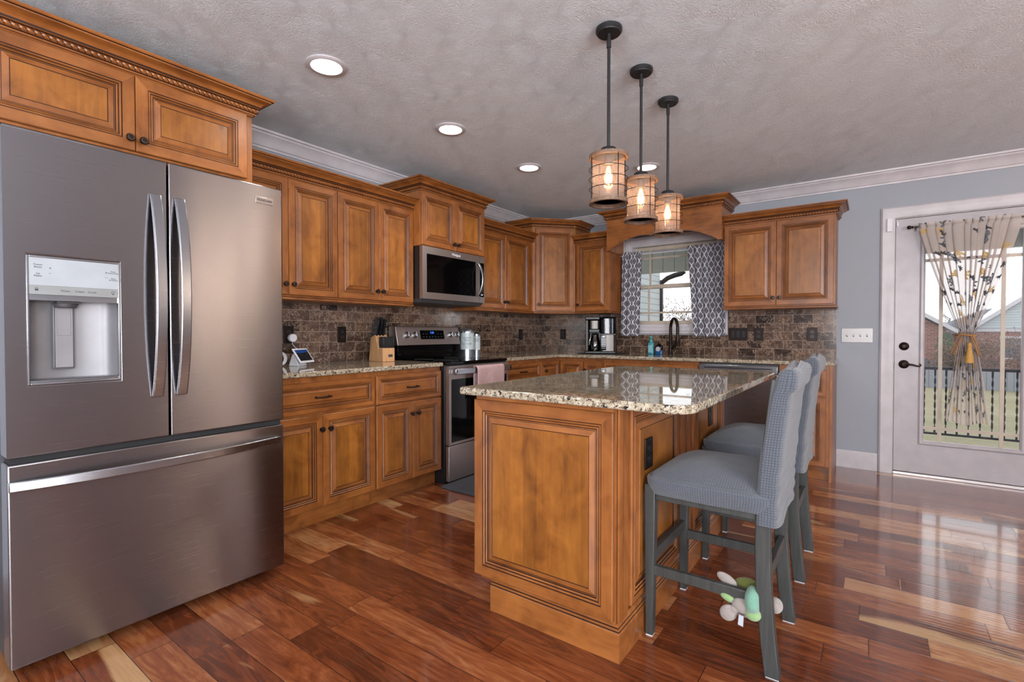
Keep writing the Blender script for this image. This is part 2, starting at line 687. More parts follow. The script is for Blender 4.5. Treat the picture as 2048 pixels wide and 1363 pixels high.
def mk_floor():
    n = N('hand_scraped_acacia_floor')
    c = n.coord()
    x, y, z = n.sep(c)
    PWID = 0.127
    yy = n.math('DIVIDE', y, PWID)
    row = n.math('FLOOR', yy)
    fy = n.math('FRACT', yy)
    wn = n.n('TexWhiteNoise', noise_dimensions='1D')
    n.set(wn.inputs['W'], row)
    r1 = wn.outputs[0]
    ln = n.math('ADD', 0.48, n.math('MULTIPLY', r1, 0.45))
    xx = n.math('ADD', n.math('DIVIDE', x, ln), n.math('MULTIPLY', r1, 37.3))
    pid = n.math('FLOOR', xx)
    fx = n.math('FRACT', xx)
    w2 = n.n('TexWhiteNoise', noise_dimensions='2D')
    n.set(w2.inputs['Vector'], n.comb(row, pid, 0.0))
    rp = w2.outputs[0]
    rc = n.sep(w2.outputs[1])
    # grain: stretched along x, shifted per plank
    off = n.comb(n.math('MULTIPLY', rp, 50.0), n.math('MULTIPLY', rc[0], 50.0), n.math('MULTIPLY', rc[1], 50.0))
    g = n.vmath('ADD', n.map(c, (1.3, 7.5, 1)), off)
    g1 = n.noise(g, 2.0, 6, 0.62, 2.6)
    g2 = n.noise(n.vmath('ADD', n.map(c, (3, 60, 1)), off), 2.0, 3, 0.6, 0.3)
    pale = n.math('GREATER_THAN', rc[1], 0.79)
    tone = n.math('ADD', n.math('ADD', n.math('MULTIPLY', n.math('SUBTRACT', g1, 0.5), 1.05), n.math('MULTIPLY', n.math('SUBTRACT', g2, 0.5), 0.22)),
                  n.math('ADD', n.math('ADD', 0.26, n.math('MULTIPLY', rp, 0.38)), n.math('MULTIPLY', pale, 0.34)))
    col = n.ramp(tone, [(0.02, '#35170D'), (0.22, '#542816'), (0.42, '#70391F'), (0.60, '#854A2A'), (0.80, '#9C663F'), (1.0, '#B08058')])
    # pale sapwood streak along one flank of some planks
    sap = n.math('ADD', n.math('MULTIPLY', n.math('SUBTRACT', n.noise(n.vmath('ADD', n.map(c, (0.7, 3.5, 1)), off), 1.6, 3, 0.5, 0.8), 0.5), 2.4),
                 n.math('SUBTRACT', n.math('MULTIPLY', rc[2], 1.2), 0.86))
    sap = n.math('MULTIPLY', n.math('MULTIPLY', n.math('SUBTRACT', n.math('ADD', sap, n.math('MULTIPLY', g2, 0.12)), 0.34), 5.0, clamp=True), n.math('GREATER_THAN', rc[2], 0.68))
    col = n.mix(n.math('MULTIPLY', sap, 0.75), col, n.mix(g2, lin('#B08658'), lin('#CFAC80')))
    # joints
    ey = n.math('MULTIPLY', n.math('MINIMUM', fy, n.math('SUBTRACT', 1.0, fy)), PWID)
    ex = n.math('MULTIPLY', n.math('MINIMUM', fx, n.math('SUBTRACT', 1.0, fx)), ln)
    e = n.math('MINIMUM', ex, ey)
    gap = n.math('LESS_THAN', e, 0.0011)
    col = n.mix(gap, col, lin('#1C0D08'))
    bev = n.math('MULTIPLY', n.math('DIVIDE', n.math('MINIMUM', e, 0.005), 0.005), 1.0)
    swing = n.noise(n.vmath('ADD', n.map(c, (1.6, 5, 1)), off), 1.4, 2, 0.5)
    scr = n.math('MULTIPLY', n.math('ADD', n.math('SINE', n.math('ADD', n.math('MULTIPLY', y, 6.283 / 0.023), n.math('MULTIPLY', swing, 14.0))), 1.0),
                 n.math('MULTIPLY', n.noise(n.vmath('ADD', n.map(c, (2.5, 6, 1)), off), 1.5, 2), 0.8))
    h = n.math('ADD', n.math('MULTIPLY', bev, 0.5), n.math('ADD', n.math('MULTIPLY', scr, 0.30), n.math('MULTIPLY', g2, 0.05)))
    n.bump(h, 0.45, 0.0022)
    return n.p(color=col, rough=n.math('ADD', 0.13, n.math('MULTIPLY', g1, 0.10)), coat=0.6, coatr=0.07)


def mk_tile():
    n = N('dark_marble_tile')
    c = n.coord()
    x, y, z = n.sep(c)
    v = n.comb(x, z, 0.0)
    br = n.n('TexBrick', offset=0.5)
    n.set(br.inputs['Vector'], v)
    n.set(br.inputs['Color1'], (0, 0, 0, 1))
    n.set(br.inputs['Color2'], (1, 1, 1, 1))
    n.set(br.inputs['Mortar'], (0.5, 0.5, 0.5, 1))
    n.set(br.inputs['Scale'], 1.0)
    n.set(br.inputs['Mortar Size'], 0.0014)
    n.set(br.inputs['Mortar Smooth'], 0.1)
    n.set(br.inputs['Bias'], 0.0)
    n.set(br.inputs['Brick Width'], 0.152)
    n.set(br.inputs['Row Height'], 0.0762)
    t = n.sep(br.outputs['Color'])[0]
    off = n.comb(n.math('MULTIPLY', t, 40), n.math('MULTIPLY', t, 17), n.math('MULTIPLY', t, 23))
    u = n.vmath('ADD', v, off)
    w = n.vmath('ADD', u, n.vmath('SCALE', n.noise(u, 16, 5, 0.7, out='Color'), sc=0.10))
    base = n.noise(w, 24, 6, 0.72, 0.7)
    col = n.ramp(base, [(0.25, '#2E201A'), (0.45, '#4B392F'), (0.6, '#695446'), (0.8, '#94806E')])
    k = n.math('ADD', 0.34, n.math('MULTIPLY', t, 1.35))
    col = n.mix(1.0, col, n.comb(k, k, k), 'MULTIPLY')
    e1 = n.voro(w, 34, 'DISTANCE_TO_EDGE')
    vein = n.math('MULTIPLY', n.math('LESS_THAN', e1, 0.035), n.math('GREATER_THAN', n.noise(u, 14, 2), 0.50))
    col = n.mix(n.math('MULTIPLY', vein, 0.6), col, lin('#C4AB95'))
    blob = n.math('GREATER_THAN', n.noise(n.vmath('ADD', w, (3.1, 1.7, 0)), 26, 3, 0.6, 1.0), 0.69)
    col = n.mix(n.math('MULTIPLY', blob, 0.7), col, lin('#B79F8B'))
    col = n.mix(br.outputs['Fac'], col, lin('#A08E80'))
    n.bump(n.math('SUBTRACT', 1.0, br.outputs['Fac']), 0.3, 0.001)
    return n.p(color=col, rough=0.14)


def mk_granite():
    n = N('speckled_granite')
    c = n.coord()
    w = n.vmath('ADD', c, n.vmath('SCALE', n.noise(c, 50, 3, out='Color'), sc=0.014))
    a = n.noise(w, 55, 4, 0.7, 0.3)
    col = n.ramp(a, [(0.28, '#6F655B'), (0.42, '#998D79'), (0.55, '#B1A692'), (0.72, '#C4BDAF')])
    gold = n.math('GREATER_THAN', n.noise(n.vmath('ADD', w, (5, 2, 9)), 48, 3, 0.6, 0.5), 0.62)
    col = n.mix(n.math('MULTIPLY', gold, 0.45), col, lin('#9C815F'))
    d1 = n.noise(n.vmath('ADD', w, (1, 7, 3)), 95, 3, 0.65, 0.6)
    dark = n.math('GREATER_THAN', d1, 0.565)
    col = n.mix(n.math('MULTIPLY', dark, 0.85), col, lin('#4A3F37'))
    d2 = n.noise(n.vmath('ADD', w, (8, 1, 4)), 66, 3, 0.62, 0.5)
    blk = n.math('GREATER_THAN', d2, 0.605)
    col = n.mix(blk, col, lin('#2A2422'))
    return n.p(color=col, rough=0.025)


def mk_steel(name='brushed_steel', col='#949295', rough=0.26, aniso=0.92, horizontal=True):
    n = N(name)
    c = n.coord()
    st = n.noise(n.map(c, (1.5, 40, 420) if horizontal else (420, 40, 1.5)), 2.0, 3, 0.6)
    n.bump(st, 0.004, 0.0004)
    tg = n.n('VectorTransform', vector_type='VECTOR', convert_from='OBJECT', convert_to='WORLD')
    tg.inputs[0].default_value = (0, 0, 1) if horizontal else (1, 0, 0)
    n.t.links.new(tg.outputs[0], n.b.inputs['Tangent'])
    return n.p(color=lin(col), metal=1.0, rough=n.math('ADD', rough - 0.04, n.math('MULTIPLY', st, 0.08)), aniso=aniso)


def mk_fabric():
    n = N('grey_waffle_stretch_cover')
    uv = n.coord('UV')
    x, y, z = n.sep(uv)
    P = 0.0086
    fx = n.math('ABSOLUTE', n.math('SUBTRACT', n.math('FRACT', n.math('DIVIDE', x, P)), 0.5))
    fy = n.math('ABSOLUTE', n.math('SUBTRACT', n.math('FRACT', n.math('DIVIDE', y, P)), 0.5))
    m = n.math('MAXIMUM', fx, fy)
    line = n.math('MULTIPLY', n.math('SUBTRACT', m, 0.33), 7.0, clamp=True)
    fib = n.noise(n.map(uv, (1, 1, 1)), 500, 2)
    col = n.mix(line, lin('#535962'), lin('#373C45'))
    col = n.mix(n.math('MULTIPLY', fib, 0.2), col, lin('#6A707A'))
    n.bump(n.math('SUBTRACT', 1.0, line), 0.6, 0.002)
    return n.p(color=col, rough=0.9, sheen=0.3)


def mk_lattice():
    n = N('grey_trellis_curtain')
    uv = n.coord('UV')
    x, y, z = n.sep(uv)
    # ogee trellis: two mirrored wavy families that cross
    PX, PY = 0.072, 0.098
    u = n.math('DIVIDE', x, PX)
    v = n.math('DIVIDE', y, PY)

    def tri(t):
        return n.math('ABSOLUTE', n.math('SUBTRACT', n.math('MULTIPLY', n.math('FRACT', t), 2.0), 1.0))
    tv = tri(v)                                     # 0..1 zigzag
    st = n.math('ADD', n.math('MULTIPLY', n.math('SMOOTH_MIN', n.math('MAXIMUM', n.math('SUBTRACT', n.math('MULTIPLY', tv, 1.5), 0.25), 0.0), 1.0, 0.05), 0.62), n.math('MULTIPLY', tv, 0.38))
    a = n.math('FRACT', n.math('ADD', u, n.math('MULTIPLY', st, 0.5)))
    b = n.math('FRACT', n.math('SUBTRACT', u, n.math('MULTIPLY', st, 0.5)))
    da = n.math('MINIMUM', a, n.math('SUBTRACT', 1.0, a))
    db = n.math('MINIMUM', b, n.math('SUBTRACT', 1.0, b))
    line = n.math('LESS_THAN', n.math('MINIMUM', da, db), 0.085)
    wv = n.noise(n.map(uv, (1, 1, 1)), 600, 2)
    base = n.mix(wv, lin('#686873'), lin('#7C7C88'))
    col = n.mix(line, base, lin('#E2E1E6'))
    d = n.n('BsdfDiffuse')
    t = n.n('BsdfTranslucent')
    n.set(d.inputs[0], col)
    n.set(t.inputs[0], col)
    m = n.n('MixShader')
    m.inputs[0].default_value = 0.22
    n.t.links.new(d.outputs[0], m.inputs[1])
    n.t.links.new(t.outputs[0], m.inputs[2])
    n.t.links.new(m.outputs[0], n.out.inputs[0])
    return n.mat


def mk_floral():
    n = N('sheer_leaf_print_curtain')
    uv = n.coord('UV')

    def leaves(scale, off, length, width, thr, veins):
        p = n.vmath('ADD', n.map(uv, (1, 1, 0)), off)
        vo = n.n('TexVoronoi', voronoi_dimensions='2D')
        n.set(vo.inputs['Vector'], p)
        n.set(vo.inputs['Scale'], scale)
        vo.inputs['Randomness'].default_value = 0.8
        rel = n.vmath('SUBTRACT', p, vo.outputs['Position'])
        rr = n.sep(vo.outputs['Color'])
        ang = n.math('MULTIPLY', rr[0], 6.283)
        x, y, z = n.sep(rel)
        cs, sn = n.math('COSINE', ang), n.math('SINE', ang)
        a = n.math('ADD', n.math('MULTIPLY', x, cs), n.math('MULTIPLY', y, sn))
        b = n.math('SUBTRACT', n.math('MULTIPLY', y, cs), n.math('MULTIPLY', x, sn))
        # a fan of three leaflets: fold the angle
        th = n.math('ARCTAN2', b, a)
        ra = n.vmath('LENGTH', rel).node.outputs['Value']
        k = n.math('ABSOLUTE', n.math('SUBTRACT', n.math('FRACT', n.math('ADD', n.math('DIVIDE', th, 0.72), 0.5)), 0.5))
        dth = n.math('MULTIPLY', n.math('MULTIPLY', k, 0.72), ra)
        t = n.math('DIVIDE', ra, length)
        prof = n.math('MULTIPLY', n.math('MULTIPLY', t, n.math('SUBTRACT', 1.0, t)), 4.0 * width)
        inside = n.math('LESS_THAN', dth, prof)
        inside = n.math('MULTIPLY', inside, n.math('LESS_THAN', n.math('ABSOLUTE', th), 1.85))
        inside = n.math('MULTIPLY', inside, n.math('GREATER_THAN', rr[1], thr))
        if veins:
            vn = n.math('GREATER_THAN', n.math('FRACT', n.math('ADD', n.math('MULTIPLY', ra, 60.0), n.math('MULTIPLY', dth, 70.0))), 0.16)
            inside = n.math('MULTIPLY', inside, vn)
        return inside
    l1 = leaves(6.2, (0.3, 0.1, 0), 0.052, 0.0088, 0.40, True)
    l2 = leaves(11.0, (4.3, 2.7, 0), 0.026, 0.0048, 0.52, False)
    l3 = leaves(6.0, (9.3, 5.7, 0), 0.055, 0.0085, 0.58, True)
    wv = n.noise(uv, 420, 2)
    col = n.mix(wv, lin('#BDB2AC'), lin('#D2C8C3'))
    col = n.mix(l3, col, lin('#BE9F68'))
    col = n.mix(l2, col, lin('#4B4D53'))
    col = n.mix(l1, col, lin('#5B6068'))
    pr = n.math('MAXIMUM', n.math('MAXIMUM', l1, l2), l3)
    d = n.n('BsdfDiffuse')
    t = n.n('BsdfTranslucent')
    tr = n.n('BsdfTransparent')
    n.set(d.inputs[0], col)
    n.set(t.inputs[0], col)
    m = n.n('MixShader')
    m.inputs[0].default_value = 0.14
    n.t.links.new(d.outputs[0], m.inputs[1])
    n.t.links.new(t.outputs[0], m.inputs[2])
    m2 = n.n('MixShader')
    n.set(m2.inputs[0], n.math('MULTIPLY', n.math('SUBTRACT', 1.0, pr), 0.36))
    n.t.links.new(m.outputs[0], m2.inputs[1])
    n.t.links.new(tr.outputs[0], m2.inputs[2])
    n.t.links.new(m2.outputs[0], n.out.inputs[0])
    return n.mat


def mk_glass(name, tint='#FFFFFF', gloss=0.08, rough=0.02):
    """thin pane: mostly clear with a faint mirror"""
    n = N(name)
    t = n.n('BsdfTransparent')
    t.inputs[0].default_value = lin(tint)
    g = n.n('BsdfGlossy')
    g.inputs['Roughness'].default_value = rough
    fr = n.n('Fresnel')
    fr.inputs[0].default_value = 1.45
    m = n.n('MixShader')
    n.set(m.inputs[0], n.math('ADD', n.math('MULTIPLY', fr.outputs[0], 0.45), gloss * 0.2))
    n.t.links.new(t.outputs[0], m.inputs[1])
    n.t.links.new(g.outputs[0], m.inputs[2])
    n.t.links.new(m.outputs[0], n.out.inputs[0])
    return n.mat


def mk_seeded():
    """lamp cylinder of lightly frosted, seeded glass"""
    n = N('seeded_lamp_glass')
    c = n.coord()
    sp = n.math('LESS_THAN', n.voro(c, 120), 0.22)
    t = n.n('BsdfTransparent')
    t.inputs[0].default_value = lin('#F6ECE6')
    g = n.n('BsdfGlossy')
    g.inputs['Roughness'].default_value = 0.06
    d = n.n('BsdfTranslucent')
    d.inputs[0].default_value = lin('#F2E6E2')
    e = n.n('BsdfDiffuse')
    e.inputs[0].default_value = lin('#E8DAD6')
    a = n.n('MixShader')
    a.inputs[0].default_value = 0.5
    n.t.links.new(d.outputs[0], a.inputs[1])
    n.t.links.new(e.outputs[0], a.inputs[2])
    m = n.n('MixShader')
    n.set(m.inputs[0], n.math('ADD', 0.10, n.math('MULTIPLY', sp, 0.18)))
    n.t.links.new(t.outputs[0], m.inputs[1])
    n.t.links.new(a.outputs[0], m.inputs[2])
    m2 = n.n('MixShader')
    m2.inputs[0].default_value = 0.06
    n.t.links.new(m.outputs[0], m2.inputs[1])
    n.t.links.new(g.outputs[0], m2.inputs[2])
    n.t.links.new(m2.outputs[0], n.out.inputs[0])
    return n.mat


def mk_grain(name, c1, c2, rough=0.45, sc=(30, 30, 2)):
    n = N(name)
    c = n.coord()
    g = n.noise(n.map(c, sc), 2.5, 5, 0.6, 0.5)
    return n.p(color=n.ramp(g, [(0.3, c1), (0.7, c2)]), rough=rough)


def mk_brick():
    n = N('red_brick')
    c = n.coord()
    x, y, z = n.sep(c)
    br = n.n('TexBrick')
    n.set(br.inputs['Vector'], n.comb(n.math('ADD', x, y), z, 0.0))
    n.set(br.inputs['Color1'], lin('#7A4C42'))
    n.set(br.inputs['Color2'], lin('#8F6255'))
    n.set(br.inputs['Mortar'], lin('#988C86'))
    n.set(br.inputs['Scale'], 1.0)
    n.set(br.inputs['Mortar Size'], 0.008)
    n.set(br.inputs['Brick Width'], 0.21)
    n.set(br.inputs['Row Height'], 0.075)
    return n.p(color=br.outputs[0], rough=0.9)


def mk_lines(name, col, dark, axis, pitch, width=0.06, rough=0.6):
    """boards: a thin shadow groove every pitch along an axis"""
    n = N(name)
    c = n.coord()
    t = n.math('DIVIDE', n.sep(c)['XYZ'.index(axis)], pitch)
    f = n.math('FRACT', t)
    ln = n.math('LESS_THAN', f, width)
    wn = n.n('TexWhiteNoise', noise_dimensions='1D')
    n.set(wn.inputs['W'], n.math('FLOOR', t))
    b = n.mix(n.math('MULTIPLY', wn.outputs[0], 0.12), lin(col), lin('#808080'))
    n.bump(n.math('SUBTRACT', 1.0, ln), 0.5, 0.006)
    return n.p(color=n.mix(ln, b, lin(dark)), rough=rough)


def mk_grass():
    n = N('winter_grass')
    c = n.coord()
    a = n.noise(c, 0.5, 5, 0.7)
    b = n.noise(c, 14, 4, 0.8)
    f = n.math('ADD', n.math('MULTIPLY', a, 0.5), n.math('MULTIPLY', b, 0.5))
    return n.p(color=n.ramp(f, [(0.3, '#6C6A4C'), (0.5, '#888265'), (0.7, '#9C9680')]), rough=0.95)


M['wall'] = mk_wall()
M['ceiling'] = mk_ceiling()
M['floor'] = mk_floor()
M['tile'] = mk_tile()
M['granite'] = mk_granite()
M['steel'] = mk_steel()
M['steel_s'] = mk_steel('brushed_steel_small', '#BDB6B4', 0.40, 0.5)
M['steel_h'] = mk_steel('satin_steel_handle', '#A4A7AD', 0.26, 0.4)
M['steel_d'] = mk_steel('dull_dark_steel', '#6F6B69', 0.38, 0.5)
M['fabric'] = mk_fabric()
M['lattice'] = mk_lattice()
M['floral'] = mk_floral()
M['pane'] = mk_glass('window_glass')
M['shade_glass'] = mk_seeded()
M['clear'] = mk_glass('clear_plastic', '#7E8396', 0.08, 0.08)
M['carafe'] = mk_glass('smoked_glass', '#4A4A4C', 0.6, 0.03)
M['brick'] = mk_brick()
M['grass'] = mk_grass()
M['char_wood'] = mk_grain('charcoal_stained_wood', '#2E302F', '#414342', 0.42)
M['lamp_wood'] = mk_grain('weathered_wood_band', '#5A4538', '#8A6C56', 0.6, (20, 20, 20))
M['block_wood'] = mk_grain('pale_beech', '#B98B60', '#D0A276', 0.5)
M['siding'] = mk_lines('white_lap_siding', '#B9C0C3', '#5F686C', 'Z', 0.112, 0.07)
M['soffit'] = mk_lines('porch_soffit_boards', '#B5B1A2', '#6E6C62', 'X', 0.105, 0.06)
M['beam'] = mk_lines('porch_beam_boards', '#A9AA9F', '#6A6C66', 'X', 0.16, 0.05)
M['fence'] = mk_lines('grey_fence_boards', '#8F9299', '#54585F', 'X', 0.14, 0.07, 0.9)
M['roof'] = plain('grey_roof_shingles', '#5E6068', 0.9)
M['twig'] = plain('bare_twigs', '#6F625A', 0.9)
M['leaf_dry'] = plain('dry_leaves', '#84695A', 0.9)
M['evergreen'] = plain('evergreen_foliage', '#46523E', 0.9)
M['concrete'] = plain('porch_concrete', '#A9ACB2', 0.8)
M['asphalt'] = plain('pale_driveway', '#8F8D8B', 0.9)
M['teal'] = plain('teal_bottle', '#3F8E9A', 0.25)
M['teal_l'] = plain('teal_pump', '#2F9C95', 0.3)
M['blue_soap'] = plain('blue_soap', '#0F4C7C', 0.12)
M['can_white'] = plain('canister_enamel', '#B9C4C8', 0.3)
M['galv'] = plain('galvanised_metal', '#A9B2BC', 0.25, 0.9)
M['ink'] = plain('dark_print', '#33363B', 0.6)
M['ink_l'] = plain('grey_print', '#6A7078', 0.6)
M['towel'] = mk_grain('dusty_pink_towel', '#A98B8B', '#C2A6A6', 0.95, (60, 60, 9))
M['mat'] = plain('charcoal_floor_mat', '#3E4148', 0.9)
M['gold'] = plain('gold_cord', '#B07B3C', 0.6)
M['tassel'] = mk_grain('gold_tassel_threads', '#A87B38', '#D0A75E', 0.7, (160, 160, 3))
M['panel_l'] = plain('pale_control_panel', '#A1A8AE', 0.3)
M['panel_s'] = plain('grey_button_strip', '#8D9192', 0.35, 0.3)
M['disp_in'] = plain('dispenser_grey', '#858488', 0.45, 0.4)
M['screen_dark'] = plain('dark_screen', '#0A0D12', 0.1)
M['lamp_white'] = glow('ceiling_lamp_lens', '#FFF6EC', 9.0)
M['bulb'] = glow('filament_glow', '#FFC27A', 28.0)
M['bulb_glass'] = mk_glass('amber_bulb_glass', '#FFE6C4', 0.3, 0.05)
M['led_blue'] = glow('blue_led', '#2F6BE0', 2.0)
M['led_white'] = glow('white_led', '#DDE6FF', 1.2)
M['plush_grey'] = plush('grey_plush', '#988F89')
M['plush_aqua'] = plush('aqua_plush', '#6C9A86')
M['plush_green'] = plush('lime_plush', '#86A870')
M['plush_olive'] = plush('olive_plush', '#676D31')
M['paper'] = plain('white_tag', '#A9ADB6', 0.7)


# ================================================================== SETTING
H = 2.438
XR, YF = 6.7, -8.0          # right wall, wall behind the camera
WT = 0.16                   # wall thickness
# floor / ceiling
struct(MB().box(-0.2, XR + 0.2, YF - 0.2, 0.0, -0.06, 0).build('floor', M['floor']))
struct(MB().box(-0.2, XR + 0.2, YF - 0.2, 0.2, H, H + 0.08).build('ceiling', M['ceiling']))
struct(MB().box(-WT, 0, YF, WT, 0, H).build('wall_left', M['wall']))
# back wall with a window and a door opening
WX0, WX1, WZ0, WZ1 = 1.13, 2.028, 1.205, 2.06
DX0, DX1, DZ1 = 3.365, 4.30, 2.055
m = MB()
for (a, b, c, d) in ((0, WX0, 0, H), (WX0, WX1, 0, WZ0), (WX0, WX1, WZ1, H), (WX1, DX0, 0, H), (DX0, DX1, DZ1, H), (DX1, XR, 0, H)):
    m.box(a, b, 0, WT, c, d)
struct(m.build('wall_back', M['wall']))
# right wall with a wide window opening
m = MB()
for (a, b, c, d) in ((YF, -7.5, 0, H), (-7.5, -5.1, 0, 0.6), (-7.5, -5.1, 2.3, H), (-5.1, WT, 0, H)):
    m.box(XR, XR + WT, a, b, c, d)
struct(m.build('wall_right', M['wall']))
m = MB()
for (a, b, c, d) in ((-WT, 2.8, 0, H), (2.8, 4.05, 0, 0.6), (2.8, 4.05, 2.3, H), (4.05, XR + WT, 0, H)):
    m.box(a, b, YF - WT, YF, c, d)
struct(m.build('wall_front', M['wall']))
# crown moulding of the room
CROWN = [(0, -.105), (.010, -.105), (.013, -.092), (.021, -.089), (.026, -.080), (.034, -.060), (.050, -.038), (.066, -.026), (.070, -.016), (.082, -.013), (.085, 0), (0, 0)]
struct(MB().sweep([(0, -7.99), (0, 0), (XR - 0.01, 0)], CROWN, z0=H - 0.001).build('trim_1', M['white'], smooth=25),
       'white crown moulding where the blue-grey walls meet the ceiling')
BASE = [(0, 0), (.016, 0), (.016, .115), (.013, .120), (.013, .126), (.008, .134), (.006, .142), (0, .142)]
struct(MB().sweep([(2.992, 0), (3.273, 0)], BASE, z0=0.0).build('baseboard_back', M['white'], smooth=25))
struct(MB().sweep([(4.40, 0), (XR - .01, 0)], BASE, z0=0.0).build('baseboard_right', M['white'], smooth=25))

# ------------------------------------------------------------------ window over the sink
win = bpy.data.objects.new('window_1', None)
COL.objects.link(win)
struct(win, 'almond double-hung window with white casing over the sink')
cas = [(0, 0), (.012, 0), (.012, .012), (.02, .018), (.02, .055), (.014, .062), (.014, .078), (.006, .088), (0, .088)]


def casing(mb, x0, x1, z0, z1, prof, y=0.0, bottom=True, mi=0):
    """mitred picture-frame casing on the y=0 wall; prof [(depth toward the room, distance outward)]"""
    loops = []
    for (d, o) in prof:
        loops.append([(x0 - o, y - d, (z0 - o) if bottom else z0), (x1 + o, y - d, (z0 - o) if bottom else z0), (x1 + o, y - d, z1 + o), (x0 - o, y - d, z1 + o)])
    b = len(mb.v)
    for lp in loops:
        mb.v += lp
    k = len(loops)
    for j in range(k):
        j2 = (j + 1) % k
        for s in range(4):
            if not bottom and s == 0:
                continue
            s2 = (s + 1) % 4
            mb.f.append((b + j * 4 + s, b + j * 4 + s2, b + j2 * 4 + s2, b + j2 * 4 + s))
            mb.m.append(mi)
    if not bottom:
        mb.f.append(tuple(b + j * 4 for j in range(k)))
        mb.f.append(tuple(b + j * 4 + 1 for j in range(k - 1, -1, -1)))
        mb.m += [mi, mi]


m = MB()
casing(m, WX0 + .004, WX1 - .004, WZ0 + .004, WZ1 - .004, cas, y=-0.0005)
m.build('casing', M['white'], win, smooth=25)
# jamb lining
m = MB()
m.box(WX0, WX0 + .018, 0.0, WT, WZ0, WZ1).box(WX1 - .018, WX1, 0.0, WT, WZ0, WZ1)
m.box(WX0 + .018, WX1 - .018, 0.0, WT, WZ0, WZ0 + .018).box(WX0 + .018, WX1 - .018, 0.0, WT, WZ1 - .018, WZ1)
m.build('jamb', M['white'], win)


def sash(name, x0, x1, z0, z1, y, rails, mun_x, mun_z):
    m = MB()
    l, b, t = rails
    m.box(x0, x0 + l, y, y + .035, z0, z1).box(x1 - l, x1, y, y + .035, z0, z1)
    m.box(x0 + l, x1 - l, y, y + .035, z0, z0 + b).box(x0 + l, x1 - l, y, y + .035, z1 - t, z1)
    o = m.build(name, M['vinyl'], win, bevel=.003)
    m = MB()
    for x in mun_x:
        m.box(x - .009, x + .009, y + .012, y + .024, z0 + b, z1 - t)
    for z in mun_z:
        m.box(x0 + l, x1 - l, y + .0125, y + .0235, z - .009, z + .009)
    m.build('muntins', M['vinyl'], o)
    MB().box(x0 + l - .002, x1 - l + .002, y + .017, y + .020, z0 + b - .002, z1 - t + .002).build('pane', M['pane'], o)
    return o


ws0, ws1 = WX0 + .019, WX1 - .019
sash('upper_sash', ws0, ws1, 1.60, WZ1 - .019, .075, (.038, .038, .038), (1.315, 1.843), (1.925,))
sash('lower_sash', ws0, ws1, WZ0 + .019, 1.638, .035, (.038, .034, .038), (1.315, 1.843), (1.345,))

# ------------------------------------------------------------------ glazed exterior door
door = bpy.data.objects.new('door_1', None)
COL.objects.link(door)
struct(door, 'white exterior door with a large glazed panel and sheer curtain')
dcas = [(0, 0), (.014, 0), (.018, .006), (.018, .040), (.022, .052), (.022, .080), (.012, .092), (0, .092)]
m = MB()
casing(m, DX0 + .006, DX1 - .006, 0.0, DZ1 - .004, dcas, y=-0.0005, bottom=False)
m.build('casing', M['white'], door, smooth=25)
m = MB()
m.box(DX0, DX0 + .008, 0, WT, 0, DZ1).box(DX1 - .008, DX1, 0, WT, 0, DZ1).box(DX0 + .008, DX1 - .008, 0, WT, DZ1 - .008, DZ1)
m.build('jamb', M['white'], door)
MB().box(DX0 + .008, DX0 + .030, .052, .075, .022, DZ1 - .008).box(DX1 - .030, DX1 - .008, .052, .075, .022, DZ1 - .008).box(DX0 + .030, DX1 - .030, .052, .075, DZ1 - .030, DZ1 - .008).build('door_stop', M['white'], door)
MB().box(DX0 + .008, DX1 - .008, -.012, WT + .05, 0, .022).build('threshold', M['steel_s'], door, bevel=.003)
d0, d1 = DX0 + .012, DX1 - .012
gx0, gx1, gz0, gz1 = 3.545, 4.12, 0.268, 1.905
m = MB()
Y0, Y1 = .006, .050
m.box(d0, gx0, Y0, Y1, .026, DZ1 - .012).box(gx1, d1, Y0, Y1, .026, DZ1 - .012)
m.box(gx0, gx1, Y0, Y1, .026, gz0).box(gx0, gx1, Y0, Y1, gz1, DZ1 - .012)
m.build('leaf', M['door_white'], door)
m = MB()
casing(m, gx0 + .018, gx1 - .018, gz0 + .018, gz1 - .018, [(-.02, 0), (.004, 0), (.012, .010), (.012, .024), (.004, .034), (-.001, .034)], y=Y0)
lite = m.build('glazing_frame', M['door_white'], door, smooth=25)
m = MB()
for x in (3.659, 4.006):
    m.box(x - .012, x + .012, .014, .022, gz0 + .018, gz1 - .018)
for z in (.388, 1.70):
    m.box(gx0 + .018, gx1 - .018, .0145, .0215, z - .012, z + .012)
m.build('muntins', M['vinyl'], lite)
MB().box(gx0 + .01, gx1 - .01, .024, .030, gz0 + .01, gz1 - .01).build('pane', M['pane'], lite)
# hardware
m = MB()
RY = Matrix.Rotation(R(90), 4, 'X')
def knobm(x, z, y=Y0): return Matrix.Translation((x, y, z)) @ RY
m.lathe([(.033, 0), (.033, .004), (.030, .008), (.024, .010), (.022, .007), (.016, .009), (.012, .015), (0, .016)], n=28, mat=knobm(3.437, 1.027))
m.build('deadbolt', M['bronze'], door, smooth=40)
m = MB()
m.lathe([(.034, 0), (.034, .004), (.030, .009), (.022, .012), (.013, .016), (.012, .045), (.014, .050), (0, .052)], n=28, mat=knobm(3.437, .883))
m.tube([(3.437, -.036, .883), (3.462, -.042, .885), (3.490, -.044, .882), (3.515, -.044, .874), (3.533, -.044, .872), (3.540, -.044, .880), (3.536, -.044, .889), (3.528, -.044, .888)],
       [.010, .009, .008, .007, .006, .006, .005, .004], n=10)
m.build('lever_handle', M['bronze'], door, smooth=60)
MB().box(DX0 + .0085, DX0 + .0115, .002, .012, .835, .905).build('strike_plate', M['bronze'], door)
m = MB()
m.box(3.318, 3.352, -.040, -.0235, 1.945, 2.050)
se = m.build('door_sensor', M['plastic_w'], bevel=.003)
